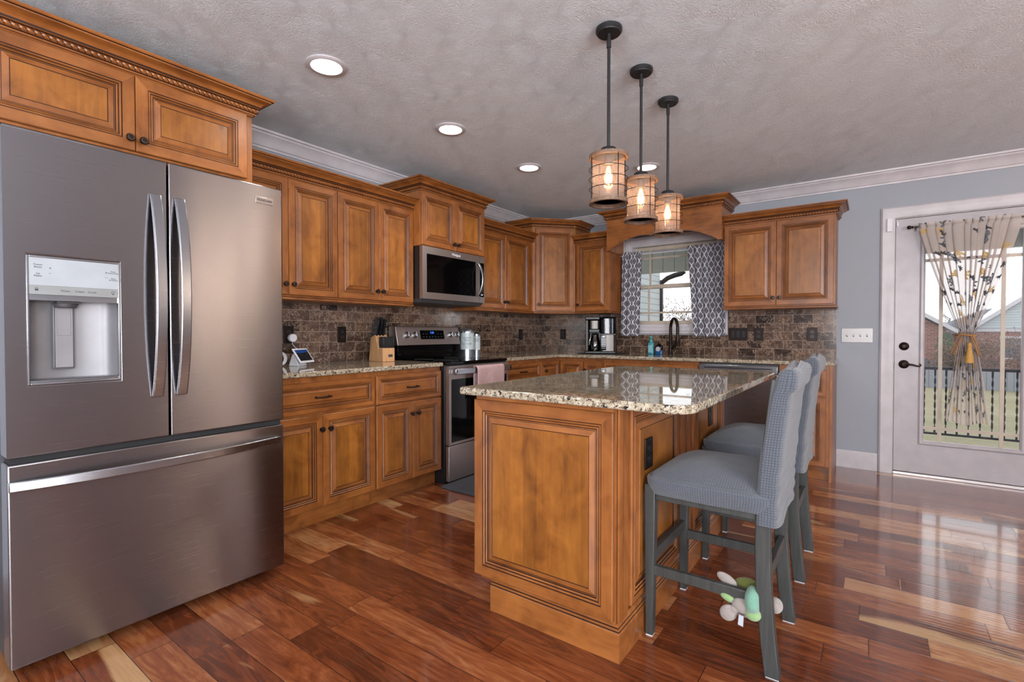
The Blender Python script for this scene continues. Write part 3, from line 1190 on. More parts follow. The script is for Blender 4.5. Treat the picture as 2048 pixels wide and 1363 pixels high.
tag(se, 'small white alarm sensor box on the top left corner of the door casing', 'sensor')
se2 = MB().box(3.381, 3.393, -.012, .0055, 1.985, 2.02).build('sensor_magnet', M['plastic_w'], bevel=.002)
tag(se2, 'tiny white sensor magnet on the door edge beside the alarm sensor box', 'sensor')

# four-gang switch plate
sw = thing('switch_plate', 'white glossy four-gang light switch plate on the blue-grey wall beside the door', 'light switch', (3.127, 0, 1.113))
MB().box(-.109, .109, -.006, -.0003, -.060, .060).build('plate', M['plate'], sw, bevel=.003)
for k in range(4):
    m = MB()
    x = -.069 + .046 * k
    m.hexa([(x - .005, -.006, -.012), (x + .005, -.006, -.012), (x + .005, -.004, -.012), (x - .005, -.004, -.012)],
           [(x - .005, -.006, .012), (x + .005, -.006, .012), (x + .005, -.004, .012), (x - .005, -.004, .012)])
    m.box(x - .004, x + .004, -.016, -.006, -.003, .009)
    m.build('toggle', M['plate'], sw, bevel=.001)


def outlet(name, label, cat, loc, rotz, kinds, w, mat, group=None):
    """kinds: list of 'duplex' / 'rocker' per gang"""
    t = thing(name, label, cat, loc, rotz, group)
    MB().box(-w / 2, w / 2, -.006, -.0003, -.059, .059).build('cover_plate', mat, t, bevel=.002)
    n = len(kinds)
    for i, k in enumerate(kinds):
        x = (i - (n - 1) / 2) * .046
        if k == 'duplex':
            for z in (-.020, .020):
                m = MB()
                m.prism([(x + .0165 * math.cos(a), z + .014 * math.copysign(min(abs(math.sin(a)) * 1.25, 1), math.sin(a))) for a in [2 * PI * j / 20 for j in range(20)]], 'y', -.0085, -.0055)
                rc = m.build('receptacle', M['black'], t)
                m = MB()
                m.box(x - .008, x - .006, -.0092, -.0083, z - .001, z + .006).box(x + .006, x + .008, -.0092, -.0083, z - .001, z + .005)
                m.cyl((x, -.0092, z - .007), (x, -.0083, z - .007), .002, 8)
                m.build('slots', M['bronze_hi'], rc)
        else:
            MB().box(x - .016, x + .016, -.009, -.0055, -.033, .033).build('rocker', M['black'], t, bevel=.002)
    return t


PB = 0.0090   # tile face stands this far off the wall
outlet('wall_outlet', 'dark brown duplex outlet on the tile behind the white smart display', 'outlet', (PB, -3.212, 1.122), R(90), ['duplex'], .074, M['bronze'])
outlet('wall_outlet', 'dark brown duplex outlet on the tile left of the knife block', 'outlet', (PB, -2.792, 1.122), R(90), ['duplex'], .074, M['bronze'])
outlet('wall_outlet', 'dark outlet on the range wall tile right of the canisters', 'outlet', (PB, -.455, 1.115), R(90), ['duplex'], .074, M['bronze'])
outlet('wall_outlet', 'dark outlet on the corner tile just left of the coffee maker', 'outlet', (.309, -PB, 1.117), 0, ['duplex'], .074, M['bronze'])
outlet('switch_plate', 'black three-gang switch plate on the tile right of the sink window', 'light switch', (2.207, -PB, 1.122), 0, ['rocker'] * 3, .165, M['bronze'])
outlet('wall_outlet', 'black duplex outlet on the tile between the three-gang plate and the far right outlet', 'outlet', (2.382, -PB, 1.122), 0, ['duplex'], .078, M['bronze'])
outlet('wall_outlet', 'black duplex outlet farthest right on the tile, above the end of the worktop', 'outlet', (2.807, -PB, 1.122), 0, ['duplex'], .078, M['bronze'])

# backsplash (built flat in its own X-Z frame so the tiles stay level)
bs = MB()
bs.box(0, 1.3708, -PB, -.0003, .9150, 1.339)
o = bs.build('backsplash', M['tile'], loc=(0, -3.735, 0))
o.rotation_euler = (0, 0, R(90))
tag(o, 'dark brown marble brick tile on the wall left of the range', 'backsplash')
bs = MB()
bs.box(.0005, .7655, -PB, -.0003, .86, 1.45)
o = bs.build('backsplash', M['tile'], loc=(0, -2.3635, 0))
o.rotation_euler = (0, 0, R(90))
tag(o, 'dark brown marble brick tile on the wall between range and microwave', 'backsplash')
bs = MB()
bs.box(0, 1.587, -PB, -.0003, .9150, 1.339)
o = bs.build('backsplash', M['tile'], loc=(0, -1.5968, 0))
o.rotation_euler = (0, 0, R(90))
tag(o, 'dark brown marble brick tile on the wall between range and corner', 'backsplash')
bs = MB()
bs.box(PB + .0005, 1.041, -PB, -.0003, .9150, 1.339)
bs.box(1.041, 2.117, -PB, -.0003, .9150, 1.1120)
bs.box(2.117, 2.985, -PB, -.0003, .9150, 1.339)
tag(bs.build('backsplash', M['tile']), 'dark brown marble brick tile on the sink wall below the window', 'backsplash')

# ================================================================== OUTSIDE
struct(MB().box(-1.0, 9, WT + .001, 2.255, -.22, -.10).build('porch_floor', M['concrete']))
struct(MB().box(-30, 45, 2.26, 22, -.62, -.50).build('lawn', M['grass']))
struct(MB().box(-30, 45, 22, 75, -.74, -.62).build('driveway', M['asphalt']))
struct(MB().box(-2.35, 9, WT + .001, 2.25, 2.34, 2.40).build('porch_soffit', M['soffit']))
struct(MB().box(-2.35, 9, 1.96, 2.08, 2.005, 2.34).build('porch_beam', M['beam']))
struct(MB().box(-2.35, 9, 1.93, 1.9595, 2.29, 2.339).build('trim_2', M['white']))
# wing of the house seen through the sink window
wx = -.19
m = MB()
m.box(-3.0, wx, 2.26, 4.66, -.4995, 2.9)
wing = m.build('house_wing', M['siding'])
wt = thing('downspout', 'dark grey downspout and gutter elbow at the corner of the white sided wing', 'downspout', (wx, 4.70, -.4995), world=True)
MB().box(wx - .04, wx + .045, 4.662, 4.74, -.4995, 2.18).build('pipe', M['iron'], wt, bevel=.01)
m = MB()
pts = [(wx + .02, 4.70, 2.13), (wx + .14, 4.70, 2.215), (wx + .28, 4.70, 2.262), (wx + .40, 4.70, 2.285), (wx + .47, 4.70, 2.33)]
m.tube(pts, [.045, .048, .05, .05, .045], n=10)
m.build('elbow', M['iron'], wt, smooth=60)
struct(wing)

# railing
rl = thing('porch_railing', 'black metal porch railing with twisted balusters outside the glazed door', 'railing', (4.5, 2.0, -.10), world=True)
MB().box(2.6, 8.0, 1.98, 2.02, .735, .765).build('top_rail', M['iron'], rl, bevel=.004)
MB().box(2.6, 8.0, 1.985, 2.015, .030, .052).build('bottom_rail', M['iron'], rl)
m = MB()
for x in (2.62, 5.3, 7.98):
    m.box(x - .02, x + .02, 1.98, 2.02, -.0995, .735)
m.build('posts', M['iron'], rl)


def baluster():
    m = MB()
    n, zz = 4, []
    nst = 84
    b = len(m.v)
    for k in range(nst + 1):
        z = .052 + (.735 - .052) * k / nst
        tw = 0 if z < .09 or z > .70 else (z - .09) / (.61) * PI * 7.0
        for j in range(4):
            a = PI / 4 + PI / 2 * j
            x, y = math.cos(a) * .012, math.sin(a) * .004
            m.v.append((x * math.cos(tw) - y * math.sin(tw), x * math.sin(tw) + y * math.cos(tw), z))
    for k in range(nst):
        for j in range(4):
            m.f.append((k * 4 + j, k * 4 + (j + 1) % 4, (k + 1) * 4 + (j + 1) % 4, (k + 1) * 4 + j))
            m.m.append(0)
    return m


b0 = baluster().build('baluster', M['iron'], rl, loc=(0, 0, 0))
off = -Vector(WORLD_ROOTS[rl.name])
xs = [2.703 + .0905 * k for k in range(58)]
for k, x in enumerate(xs):
    bb = b0 if k == 0 else b0.copy()
    if k:
        COL.objects.link(bb)
        bb.parent = rl
    bb.location = off + Vector((x, 2.0, 0))

tag(MB().box(-6, 26, 14.3, 14.36, -.4995, .02).build('fence', M['fence']), 'grey wooden board fence across the lawn', 'fence')

# brick houses seen through the door
h1 = thing('brick_house', 'brick house with grey roof and white gable behind the fence', 'house', (11.5, 27, -.62), world=True)
MB().box(6.15, 20, 25.6, 34, -.62, 1.18).build('wall', M['brick'], h1)
m = MB()
m.add([(5.9, 25.2, 1.30), (20.3, 25.2, 1.30), (20.3, 34.4, 1.30), (5.9, 34.4, 1.30), (9.4, 29.8, 3.05), (17.0, 29.8, 3.45)],
      [(0, 1, 5, 4), (1, 2, 5), (2, 3, 4, 5), (3, 0, 4), (3, 2, 1, 0)])
m.build('roof', M['roof'], h1)
m = MB()
m.prism([(6.95, 1.32), (15.6, 1.32), (11.3, 4.75)], 'y', 24.95, 25.1)
m.build('gable', M['siding'], h1)
m = MB()
m.prism([(6.75, 1.18), (11.3, 4.82), (15.85, 1.18), (15.85, 1.32), (11.3, 5.0), (6.6, 1.26)], 'y', 24.75, 30.0)
m.build('gable_roof', M['white'], h1)
MB().box(6.95, 15.6, 25.0, 25.6, -.62, 1.20).build('wall', M['brick'], h1)
MB().box(5.9, 15.6, 24.96, 24.999, 1.18, 1.31).build('eaves_board', M['white'], h1)
w_ = MB().box(7.75, 8.65, 24.93, 24.999, -.02, .98).build('window', M['white'], h1)
MB().box(7.83, 8.57, 24.91, 24.929, .06, .90).build('pane', M['roof'], w_)
h2 = thing('brick_house', 'left brick house end with white sloping gable edge behind the fence', 'house', (3.4, 23, -.62), world=True)
m = MB()
m.prism([(.6, -.62), (5.78, -.62), (5.78, 1.24), (3.0, 3.14), (.6, 1.66)], 'y', 22.6, 24.2)
m.build('wall', M['brick'], h2)
m = MB()
m.prism([(3.0, 3.16), (6.12, 1.10), (6.12, 1.27), (3.0, 3.38)], 'y', 22.35, 24.3)
m.build('roof', M['white'], h2)
m = MB()
for k in range(18):
    m.box(3.2 + .2 * k, 3.34 + .2 * k, 21.90, 21.94, -.4995, .04)
m.box(3.1, 6.9, 21.941, 21.98, -.32, -.22).box(3.1, 6.9, 21.941, 21.98, -.14, -.04)
tag(m.build('picket_rail', M['roof']), 'low dark slatted rail in front of the left brick house', 'fence')


def branches(m, p, d, L, r, depth, rr, leaf=None, up=.25):
    q = p + d * L
    mid = p + d * L * .5 + Vector((rr.uniform(-1, 1), rr.uniform(-1, 1), rr.uniform(-1, 1))) * L * .06
    m.tube([p, mid, q], [r, r * .8, r * .62], n=4 if depth < 3 else 6, caps=False)
    if depth == 0:
        if leaf:
            for _ in range(leaf):
                c = q + Vector((rr.gauss(0, 1), rr.gauss(0, 1), rr.gauss(0, 1))) * L * .5
                s = rr.uniform(.014, .032)
                t1 = Vector((rr.gauss(0, 1), rr.gauss(0, 1), rr.gauss(0, 1))).normalized() * s
                t2 = t1.cross(Vector((rr.gauss(0, 1), rr.gauss(0, 1), rr.gauss(0, 1)))).normalized() * s * .7
                m.add([c - t1, c + t2, c + t1, c - t2], [(0, 1, 2, 3)], 1)
        return
    for k in range(rr.choice((2, 3, 3))):
        nd = (d + Vector((rr.gauss(0, 1), rr.gauss(0, 1), rr.gauss(0, 1) + up)) * .55).normalized()
        branches(m, p + d * L * rr.uniform(.55, 1.0), nd, L * rr.uniform(.62, .82), r * .6, depth - 1, rr, leaf, up)


def tree(name, label, loc, trunk, L, depth, seed, leaf=None, mats=None, stems=1, cat='tree'):
    rr = random.Random(seed)
    m = MB()
    for k in range(stems):
        d = Vector((rr.uniform(-.5, .5) if stems > 1 else 0, rr.uniform(-.4, .4) if stems > 1 else 0, 1)).normalized()
        branches(m, Vector((rr.uniform(-.2, .2) * stems * .6, 0, 0)), d, L, trunk, depth, rr, leaf)
    o = m.build(name, mats or [M['twig'], M['leaf_dry']], loc=loc, smooth=0, fix=False)
    tag(o, label, cat)
    return o


tree('bare_tree', 'bare thin-branched tree with a few dry leaves in front of the white gable', (8.35, 19.4, -.5), .06, 1.05, 5, 4, leaf=3)
tree('dry_bush', 'brown dry bush along the fence right of the tied curtain', (6.35, 15.6, -.5), .03, .62, 4, 9, leaf=14, stems=7, cat='bush')
tree('dry_bush', 'brown dry bush farthest right beyond the porch railing', (9.1, 15.8, -.5), .03, .62, 4, 12, leaf=14, stems=7, cat='bush')
tree('bare_tree', 'bare grey tree behind the left brick house roof', (7.6, 40, -.5), .20, 1.25, 5, 21)
tree('bare_bush', 'bare twiggy brush seen low through the sink window', (-5.6, 12.6, -.5), .03, 1.0, 4, 5, stems=9, leaf=4, cat='bush')
tree('bare_bush', 'taller bare brush right of centre through the sink window', (-1.3, 10.0, -.5), .03, 1.15, 4, 8, stems=7, leaf=4, cat='bush')
tree('bare_tree', 'distant bare tree through the sink window beside the downspout', (-5.6, 18.5, -.5), .06, 1.5, 5, 31)
m = MB()
rr = random.Random(3)
m.ball((0, 0, .82), (.26, .26, .85), 20, 16, dent=lambda p: p * (1 + .16 * math.sin(p.x * 17 + p.z * 9) * math.sin(p.y * 15 + p.z * 13)))
tag(m.build('evergreen_shrub', M['evergreen'], loc=(5.25, 17.2, -.5)), 'narrow green evergreen shrub behind the fence left of the curtain tie', 'shrub')


# ================================================================== CABINETRY
WM = [M['wood'], M['wood_h'], M['glaze'], M['wood_p']]
HV = {0: 1}
TD = 0.020                                   # door thickness


def door_prof(s=1.0, f=.040):
    """raised-panel profile: flat frame f, glazed ogee moulding, bevelled field"""
    q = [(0, TD, 0), (0, .0025, 0), (.0025, 0, 0), (f, 0, 0)]
    for (i, d, mm) in ((.0015, .0022, 2), (.0032, .0022, 2), (.0045, .0002, 0), (.0080, .0002, 0), (.0105, .0030, 0), (.0118, .0055, 2), (.0132, .0055, 2),
                       (.0170, .0030, 0), (.0205, .0062, 0), (.0218, .0088, 2), (.0236, .0088, 2), (.0262, .0078, 0), (.0272, .0092, 2), (.0284, .0092, 2),
                       (.0480, .0030, 0), (.0490, .0042, 2), (.0506, .0042, 2), (.0514, .0028, 0)):
        q.append((f + i * s, d, mm))
    return [(i, d - TD, mm) for (i, d, mm) in q]


def knob(parent, x, y, z):
    m = MB()
    Mx = Matrix.Translation((x, y, z)) @ Matrix.Rotation(R(90), 4, 'X')
    m.lathe([(.009, 0), (.009, .002), (.0055, .005), (.0055, .012), (.010, .016), (.0155, .019), (.0165, .023), (.0145, .0265), (.0125, .0262), (.0120, .0272),
             (.0085, .0275), (.0080, .0266), (.0045, .0270), (0, .0284)], n=20, mat=Mx, mis=[0, 0, 0, 0, 0, 0, 0, 0, 1, 1, 1, 0, 0])
    return m.build('knob', [M['bronze'], M['bronze_hi']], parent, loc=(0, 0, 0), smooth=50)


def pull(parent, x, y, z, w=.10):
    m = MB()
    for s in (-1, 1):
        m.lathe([(.007, 0), (.006, .004), (.0045, .008), (.0045, .018)], n=12, mat=Matrix.Translation((x + s * w * .42, y, z)) @ Matrix.Rotation(R(90), 4, 'X'))
    n = 14
    pts, rs = [], []
    for k in range(n + 1):
        t = -1 + 2 * k / n
        pts.append((x + t * w / 2, y - .018 - .009 * (1 - t * t), z))
        rs.append(.0030 + .0022 * (1 - t * t) + (.0024 if abs(t) > .8 else 0))
    m.tube(pts, rs, n=8)
    return m.build('pull', M['bronze'], parent, loc=(0, 0, 0), smooth=60)


def cab_door(root, x0, x1, z0, z1, d, knobs=(), name='door', f=.040, s=1.0):
    m = MB()
    m.rings(x1 - x0, z1 - z0, door_prof(s, f), fill=3, hv=HV)
    o = m.build(name, WM, root, loc=(x0, -d, z0), smooth=0)
    for (kx, kz) in knobs:
        knob(o, kx - x0, -TD, kz - z0)
    return o


def drawer_front(root, x0, x1, z0, z1, d, pullx=None, s=.72, f=.026):
    m = MB()
    m.rings(x1 - x0, z1 - z0, door_prof(s, f), fill=1, hv=HV)
    o = m.build('drawer', WM, root, loc=(x0, -d, z0), smooth=0)
    if pullx is not None:
        pull(o, pullx - x0, -TD, (z1 - z0) / 2)
    return o


CAB_CROWN = [(0, 0), (.011, 0), (.011, .006), (.015, .010), (.015, .030), (.019, .034), (.024, .036), (.027, .043), (.034, .053), (.046, .061), (.060, .066), (.064, .068),
             (.065, .072), (.074, .073), (.078, .077), (.078, .085), (0, .085)]
CC_M = [0, 0, 2, 0, 2, 0, 2, 0, 0, 0, 0, 0, 2, 0, 0, 0, 0]


def cornice(root, path, z, side=1, name='cornice'):
    m = MB()
    m.sweep(path, CAB_CROWN, [1 if c == 0 else c for c in CC_M], side=side, z0=z)
    m.rope(path, .0150, z + .020, r=.0095, side=side, mi=1, gmi=2)
    return m.build(name, WM, root, loc=(0, 0, 0), smooth=30, fix=False)


RAIL = [(0, 0), (.010, .0), (.014, .004), (.014, .009), (.010, .013), (.010, .018), (.005, .022), (.005, .026), (0, .026)]


def light_rail(root, path, z, side=1):
    m = MB()
    m.sweep(path, RAIL, [1, 1, 1, 1, 2, 1, 1, 1, 1], side=side, z0=z)
    return m.build('light_rail', WM, root, loc=(0, 0, 0), smooth=30, fix=False)


def carcass(root, x0, x1, d, z0, z1, name='body'):
    return MB().box(x0, x1, -d, -.0005 - PB * 0, z0, z1).build(name, WM[0], root, loc=(0, 0, 0), bevel=.001, seg=1)


ZT = 2.086        # top of the doors' frame, where the cabinet crown starts
# path direction: moving along +X with outward -Y is to the right of travel -> side=1

# --- wall cabinets left of the microwave (local X runs along +y in the room)
def wall_cab(name, label, y0, y1, splits, knobs, z0=1.366, zt=ZT, d=.31, ends=(False, False), rail=True, margins=(.003, .003), top_rail=.0):
    w = y1 - y0
    t = thing(name, label, 'kitchen cabinet', (0, y0, 0), R(90))
    carcass(t, 0.0004, w - .0004, d, z0, zt)
    ds = [margins[0]] + [s - y0 for s in splits] + [w - margins[1]]
    for i in range(len(ds) - 1):
        a, b = ds[i] + (.0015 if i else 0), ds[i + 1] - (.0015 if i < len(ds) - 2 else 0)
        ks = [(k[1] - y0, k[2]) for k in knobs if k[0] == i]
        cab_door(t, a, b, z0 + .004, zt - .006, d, ks)
    F = d + .012
    path = [(0.0004, -F), (w - .0004, -F)]
    if ends[0]:
        path = [(0.0004, -.012)] + path
    if ends[1]:
        path = path + [(w - .0004, -.012)]
    MB().box(.0004, w - .0004, -F, -d, zt - .004, zt + .03).build('frieze', WM[1], t, loc=(0, 0, 0))
    cornice(t, path, zt + .001)
    if rail:
        p2 = [(0.0004, -d - .006), (w - .0004, -d - .006)]
        light_rail(t, p2, z0 - .026)
        MB().box(.0004, w - .0004, -d - .006, -.012, z0 - .0255, z0 - .0005).build('bottom_board', WM[1], t, loc=(0, 0, 0))
    return t


wall_cab('wall_cabinet', 'two-door honey wood wall cabinet just right of the refrigerator, partly hidden by it', -3.735, -3.040, [-3.387], [(0, -3.412, 1.434), (1, -3.361, 1.434)])
wall_cab('wall_cabinet', 'two-door honey wood wall cabinet touching the left side of the microwave', -3.040, -2.3635, [-2.697], [(0, -2.722, 1.434), (1, -2.672, 1.434)])
wall_cab('wall_cabinet', 'two-door honey wood wall cabinet between the microwave and the corner cabinet', -1.5965, -.672, [-1.168], [(0, -1.192, 1.434), (1, -1.144, 1.434)], margins=(.02, .075))
wall_cab('microwave_cabinet', 'short raised two-door honey wood cabinet above the microwave', -2.3630, -1.5970, [-1.981], [(0, -2.005, 1.862), (1, -1.957, 1.862)],
         z0=1.812, zt=2.235, d=.40, ends=(True, True), rail=False, margins=(.003, .003))

# --- cabinet over the refrigerator
t = thing('refrigerator_cabinet', 'deep two-door honey wood cabinet above the stainless refrigerator', 'kitchen cabinet', (0, -4.765, 0), R(90))
w = 1.022
carcass(t, 0, w, .610, 1.915, 2.258)
cab_door(t, .030, .5105, 1.925, 2.250, .61, [(.487, 1.972)], f=.045)
cab_door(t, .5135, w - .034, 1.925, 2.250, .61, [(.536, 1.972)], f=.045)
MB().box(0, w, -.622, -.61, 2.252, 2.29).build('frieze', WM[1], t, loc=(0, 0, 0))
cornice(t, [(0, -.622), (w, -.622), (w, -.012)], 2.258)

# --- diagonal corner cabinet
t = thing('corner_cabinet', 'tall single-door diagonal wall cabinet in the corner', 'kitchen cabinet', (0, 0, 0))
poly = [(.0005, -.0005), (.0005, -.6715), (.318, -.6715), (.6345, -.318), (.6345, -.0005)]
ZC = 2.248
m = MB().prism(poly, 'z', 1.366, ZC)
m.build('body', WM[0], t, loc=(0, 0, 0))
A, B = Vector((.318, -.6715)), Vector((.6345, -.318))
Ld = (B - A).length
ang = math.atan2(B.y - A.y, B.x - A.x)
sub = MB()
sub.rings(Ld - .060, ZC - 1.366 - .016, door_prof(1.0, .040), fill=3, hv=HV)
o = sub.build('door', WM, t, loc=(0, 0, 0), smooth=0)
dv = (B - A).normalized()
nv = Vector((dv.y, -dv.x))
q = A + dv * .030 + nv * .0003
o.location = (q.x, q.y, 1.372)
o.rotation_euler = (0, 0, ang)
knob(o, .030, -TD, .063)
cornice(t, [(.0005 + .012, -.6715), (.318 - .004, -.6715), (.6345 + .000, -.318 - .004), (.6345, -.012)], ZC)
light_rail(t, [(.325, -.668), (.631, -.326)], 1.340)
MB().prism([(.012, -.012), (.012, -.668), (.318, -.668), (.631, -.318), (.631, -.012)], 'z', 1.3405, 1.3655).build('bottom_board', WM[1], t, loc=(0, 0, 0))

# --- single-door cabinet left of the window
t = thing('wall_cabinet', 'single-door honey wood wall cabinet between the corner cabinet and the sink window', 'kitchen cabinet', (.636, 0, 0))
w = .402
carcass(t, 0.001, w, .31, 1.366, ZT)
cab_door(t, .020, w - .012, 1.370, ZT - .006, .31, [(.042, 1.432)])
MB().box(.001, w, -.322, -.31, ZT - .004, ZT + .03).build('frieze', WM[1], t, loc=(0, 0, 0))
cornice(t, [(.001, -.322), (w, -.322)], ZT + .001)
light_rail(t, [(.001, -.316), (w - .005, -.316), (w - .005, -.012)], 1.340)
MB().box(.001, w - .005, -.316, -.012, 1.3405, 1.3655).build('bottom_board', WM[1], t, loc=(0, 0, 0))

# --- two-door cabinet right of the window
t = thing('wall_cabinet', 'two-door honey wood wall cabinet right of the sink window', 'kitchen cabinet', (2.146, 0, 0))
w = .842
carcass(t, 0, w, .31, 1.366, ZT)
cab_door(t, .004, .4195, 1.370, ZT - .006, .31, [(.397, 1.432)])
cab_door(t, .4225, w - .012, 1.370, ZT - .006, .31, [(.446, 1.432)])
MB().box(0, w, -.322, -.31, ZT - .004, ZT + .03).build('frieze', WM[1], t, loc=(0, 0, 0))
cornice(t, [(0, -.322), (w, -.322), (w, -.012)], ZT + .001)
light_rail(t, [(0, -.316), (w - .005, -.316), (w - .005, -.012)], 1.340)
MB().box(0, w - .005, -.316, -.012, 1.3405, 1.3655).build('bottom_board', WM[1], t, loc=(0, 0, 0))

# --- arched valance over the window
t = thing('window_valance', 'arched honey wood valance with cornice spanning the sink window', 'valance', (0, 0, 0))
vx0, vx1, vy = 1.0395, 2.1445, -.40
zb, zt2 = 1.964, 2.275


def arch(xa, xc, h0, hp):
    pts = []
    for k in range(17):
        a = k / 16
        x = xa + (xc - xa) * a
        e = 1 - abs(2 * a - 1) ** 2.2
        pts.append((x, e))
    return pts


poly = [(vx0, zt2), (vx0, zb), (1.066, zb)]
# left arch rises from the leg to a crest and falls to the centre cusp
for k in range(1, 15):
    a = k / 14
    x = 1.066 + (1.591 - 1.066) * a
    z = zb + (2.086 - zb) * math.sin(min(1, a / .68) * PI / 2) ** .9 if a < .68 else 2.086 - (2.086 - 2.034) * ((a - .68) / .32) ** 2
    poly.append((x, z))
for k in range(1, 15):
    a = 1 - (k / 14)
    x = 2.116 - (2.116 - 1.591) * a
    z = zb + (2.086 - zb) * math.sin(min(1, a / .68) * PI / 2) ** .9 if a < .68 else 2.086 - (2.086 - 2.034) * ((a - .68) / .32) ** 2
    poly.append((x, z))
poly += [(vx1, zb), (vx1, zt2)]
MB().prism(poly, 'y', vy, vy + .022).build('fascia', WM[1], t, loc=(0, 0, 0), smooth=0)
for (a, b) in ((vx0, vx0 + .020), (vx1 - .020, vx1)):
    MB().box(a, b, vy + .022, -.024, zb, zt2).build('side_panel', WM[0], t, loc=(0, 0, 0))
MB().box(vx0 + .020, vx1 - .020, vy + .022, -.0255, zt2 - .02, zt2).build('top_board', WM[1], t, loc=(0, 0, 0))
cornice(t, [(vx0, -.024), (vx0, vy), (vx1, vy), (vx1, -.024)], zt2 - .008)

# ------------------------------------------------------------------ base cabinets on the range wall
def base_cab(name, label, loc, rotz, w, drawers, doors, d=.61, kick=True, ze=.884, z0=.110):
    """drawers: [(x0,x1,z0,z1,pullx)], doors: [(x0,x1,z0,z1,[(kx,kz)])]"""
    t = thing(name, label, 'kitchen cabinet', loc, rotz)
    carcass(t, .0004, w - .0004, d, z0, ze)
    if kick:
        MB().box(.0004, w - .0004, -.555, -.01, .0004, z0 - .0004).build('toe_kick', WM[1], t, loc=(0, 0, 0))
    for (a, b, c, e, px) in drawers:
        drawer_front(t, a, b, c, e, d, px)
    for (a, b, c, e, ks) in doors:
        cab_door(t, a, b, c, e, d, ks)
    return t


ya = -3.735
base_cab('base_cabinet', 'base cabinet with one wide drawer and two doors beside the refrigerator', (0, ya, 0), R(90), .763,
         [(.006, .755, .672, .848, .377)], [(.006, .378, .115, .656, [(.366, .571)]), (.381, .755, .115, .656, [(.422, .570)])])
base_cab('base_cabinet', 'base cabinet with one drawer and two narrow doors left of the range', (0, -2.972, 0), R(90), .608,
         [(.008, .603, .665, .853, .313)], [(.008, .320, .115, .655, [(.306, .572)]), (.323, .603, .115, .655, [(.363, .572)])])
base_cab('base_cabinet', 'drawer base cabinet between the range and the corner', (0, -1.596, 0), R(90), .600,
         [(.006, .594, .700, .848, .30), (.006, .594, .41, .690, .30), (.006, .594, .115, .40, .30)], [])
# corner base with two folded leaves
t = thing('corner_base_cabinet', 'corner base cabinet with two small doors meeting in the inside corner', 'kitchen cabinet', (0, 0, 0))
m = MB().prism([(.0005, -.0005), (.0005, -.9955), (.61, -.9955), (.61, -.61), (.9, -.61), (.9, -.0005)], 'z', .11, .884)
m.build('body', WM[0], t, loc=(0, 0, 0))
MB().prism([(.012, -.012), (.012, -.994), (.555, -.994), (.555, -.555), (.899, -.555), (.899, -.012)], 'z', .0004, .1096).build('toe_kick', WM[1], t, loc=(0, 0, 0))
o = MB().rings(.345, .735, door_prof(.85, .032), fill=3, hv=HV).build('door', WM, t, loc=(.61, -.990, .115), smooth=0)
o.rotation_euler = (0, 0, R(90))
knob(o, .075, -TD, .645)
o = MB().rings(.26, .735, door_prof(.85, .032), fill=3, hv=HV).build('door', WM, t, loc=(.634, -.61, .115), smooth=0)
base_cab('base_cabinet', 'narrow single-door base cabinet between the corner and the sink cabinet', (.901, 0, 0), 0, .211, [], [(.004, .190, .115, .850, [(.022, .765)])])
base_cab('sink_cabinet', 'wide sink base cabinet below the window, mostly hidden by the island', (1.113, 0, 0), 0, .905,
         [(.010, .895, .700, .848, None)], [(.010, .451, .115, .690, [(.42, .62)]), (.454, .895, .115, .690, [(.485, .62)])])
t = base_cab('base_cabinet', 'narrow base cabinet with drawer and door at the right end of the sink wall', (2.634, 0, 0), 0, .340,
             [(.030, .318, .655, .850, .17)], [(.030, .318, .115, .640, [(.07, .58)])])
MB().box(.340, .356, -.612, -.018, .0004, .884).build('end_panel', WM[0], t, loc=(0, 0, 0))

# ------------------------------------------------------------------ worktops
def slab(mb, poly, z0=.8845, z1=.914):
    return mb.prism(poly, 'z', z0, z1)


def roundpoly(pts, rad, n=6):
    """round the corners of a CCW polygon; rad: list per vertex"""
    out = []
    k = len(pts)
    for i in range(k):
        p0, p, p1 = Vector(pts[i - 1]), Vector(pts[i]), Vector(pts[(i + 1) % k])
        r = rad[i]
        if r <= 0:
            out.append(tuple(p))
            continue
        a, b = (p0 - p).normalized(), (p1 - p).normalized()
        th = a.angle(b) / 2
        t = r / math.tan(th)
        c = p + (a + b).normalized() * (r / math.sin(th))
        s0, s1 = p + a * t, p + b * t
        v0, v1 = s0 - c, s1 - c
        an = math.atan2(v0.x * v1.y - v0.y * v1.x, v0.dot(v1))
        for j in range(n + 1):
            q = v0.copy()
            q.rotate(Matrix.Rotation(an * j / n, 2))
            out.append(tuple(c + q))
    return out


o = slab(MB(), [(.0005, -3.760), (.648, -3.760), (.648, -2.3645), (.0005, -2.3645)]).build('worktop', M['granite'], bevel=.006, seg=3)
tag(o, 'speckled granite worktop left of the range, holding the smart display and knife block', 'worktop')
o = slab(MB(), roundpoly([(.0005, -1.5958), (.648, -1.5958), (.648, -.648), (2.955, -.648), (3.005, -.598), (3.005, -.0005), (.0005, -.0005)], [0, 0, .03, 0, 0, 0, 0])).build('worktop', M['granite'], bevel=.006, seg=3)
tag(o, 'long speckled granite worktop running from the range round the corner under the sink window', 'worktop')

# ------------------------------------------------------------------ island
IX0, IX1, IY0, IY1 = 1.932, 2.515, -3.478, -1.955
t = thing('kitchen_island', 'honey wood island cabinet with raised end panel and side panels', 'kitchen island', (2.22, -2.72, 0), world=True)
MB().box(IX0, IX1, IY0, IY1, .1305, .884).build('body', WM[0], t)
LO = -Vector((2.22, -2.72, 0))


def place(o, x, y, z, rz=0):
    o.location = LO + Vector((x, y, z))
    o.rotation_euler = (0, 0, rz)
    return o


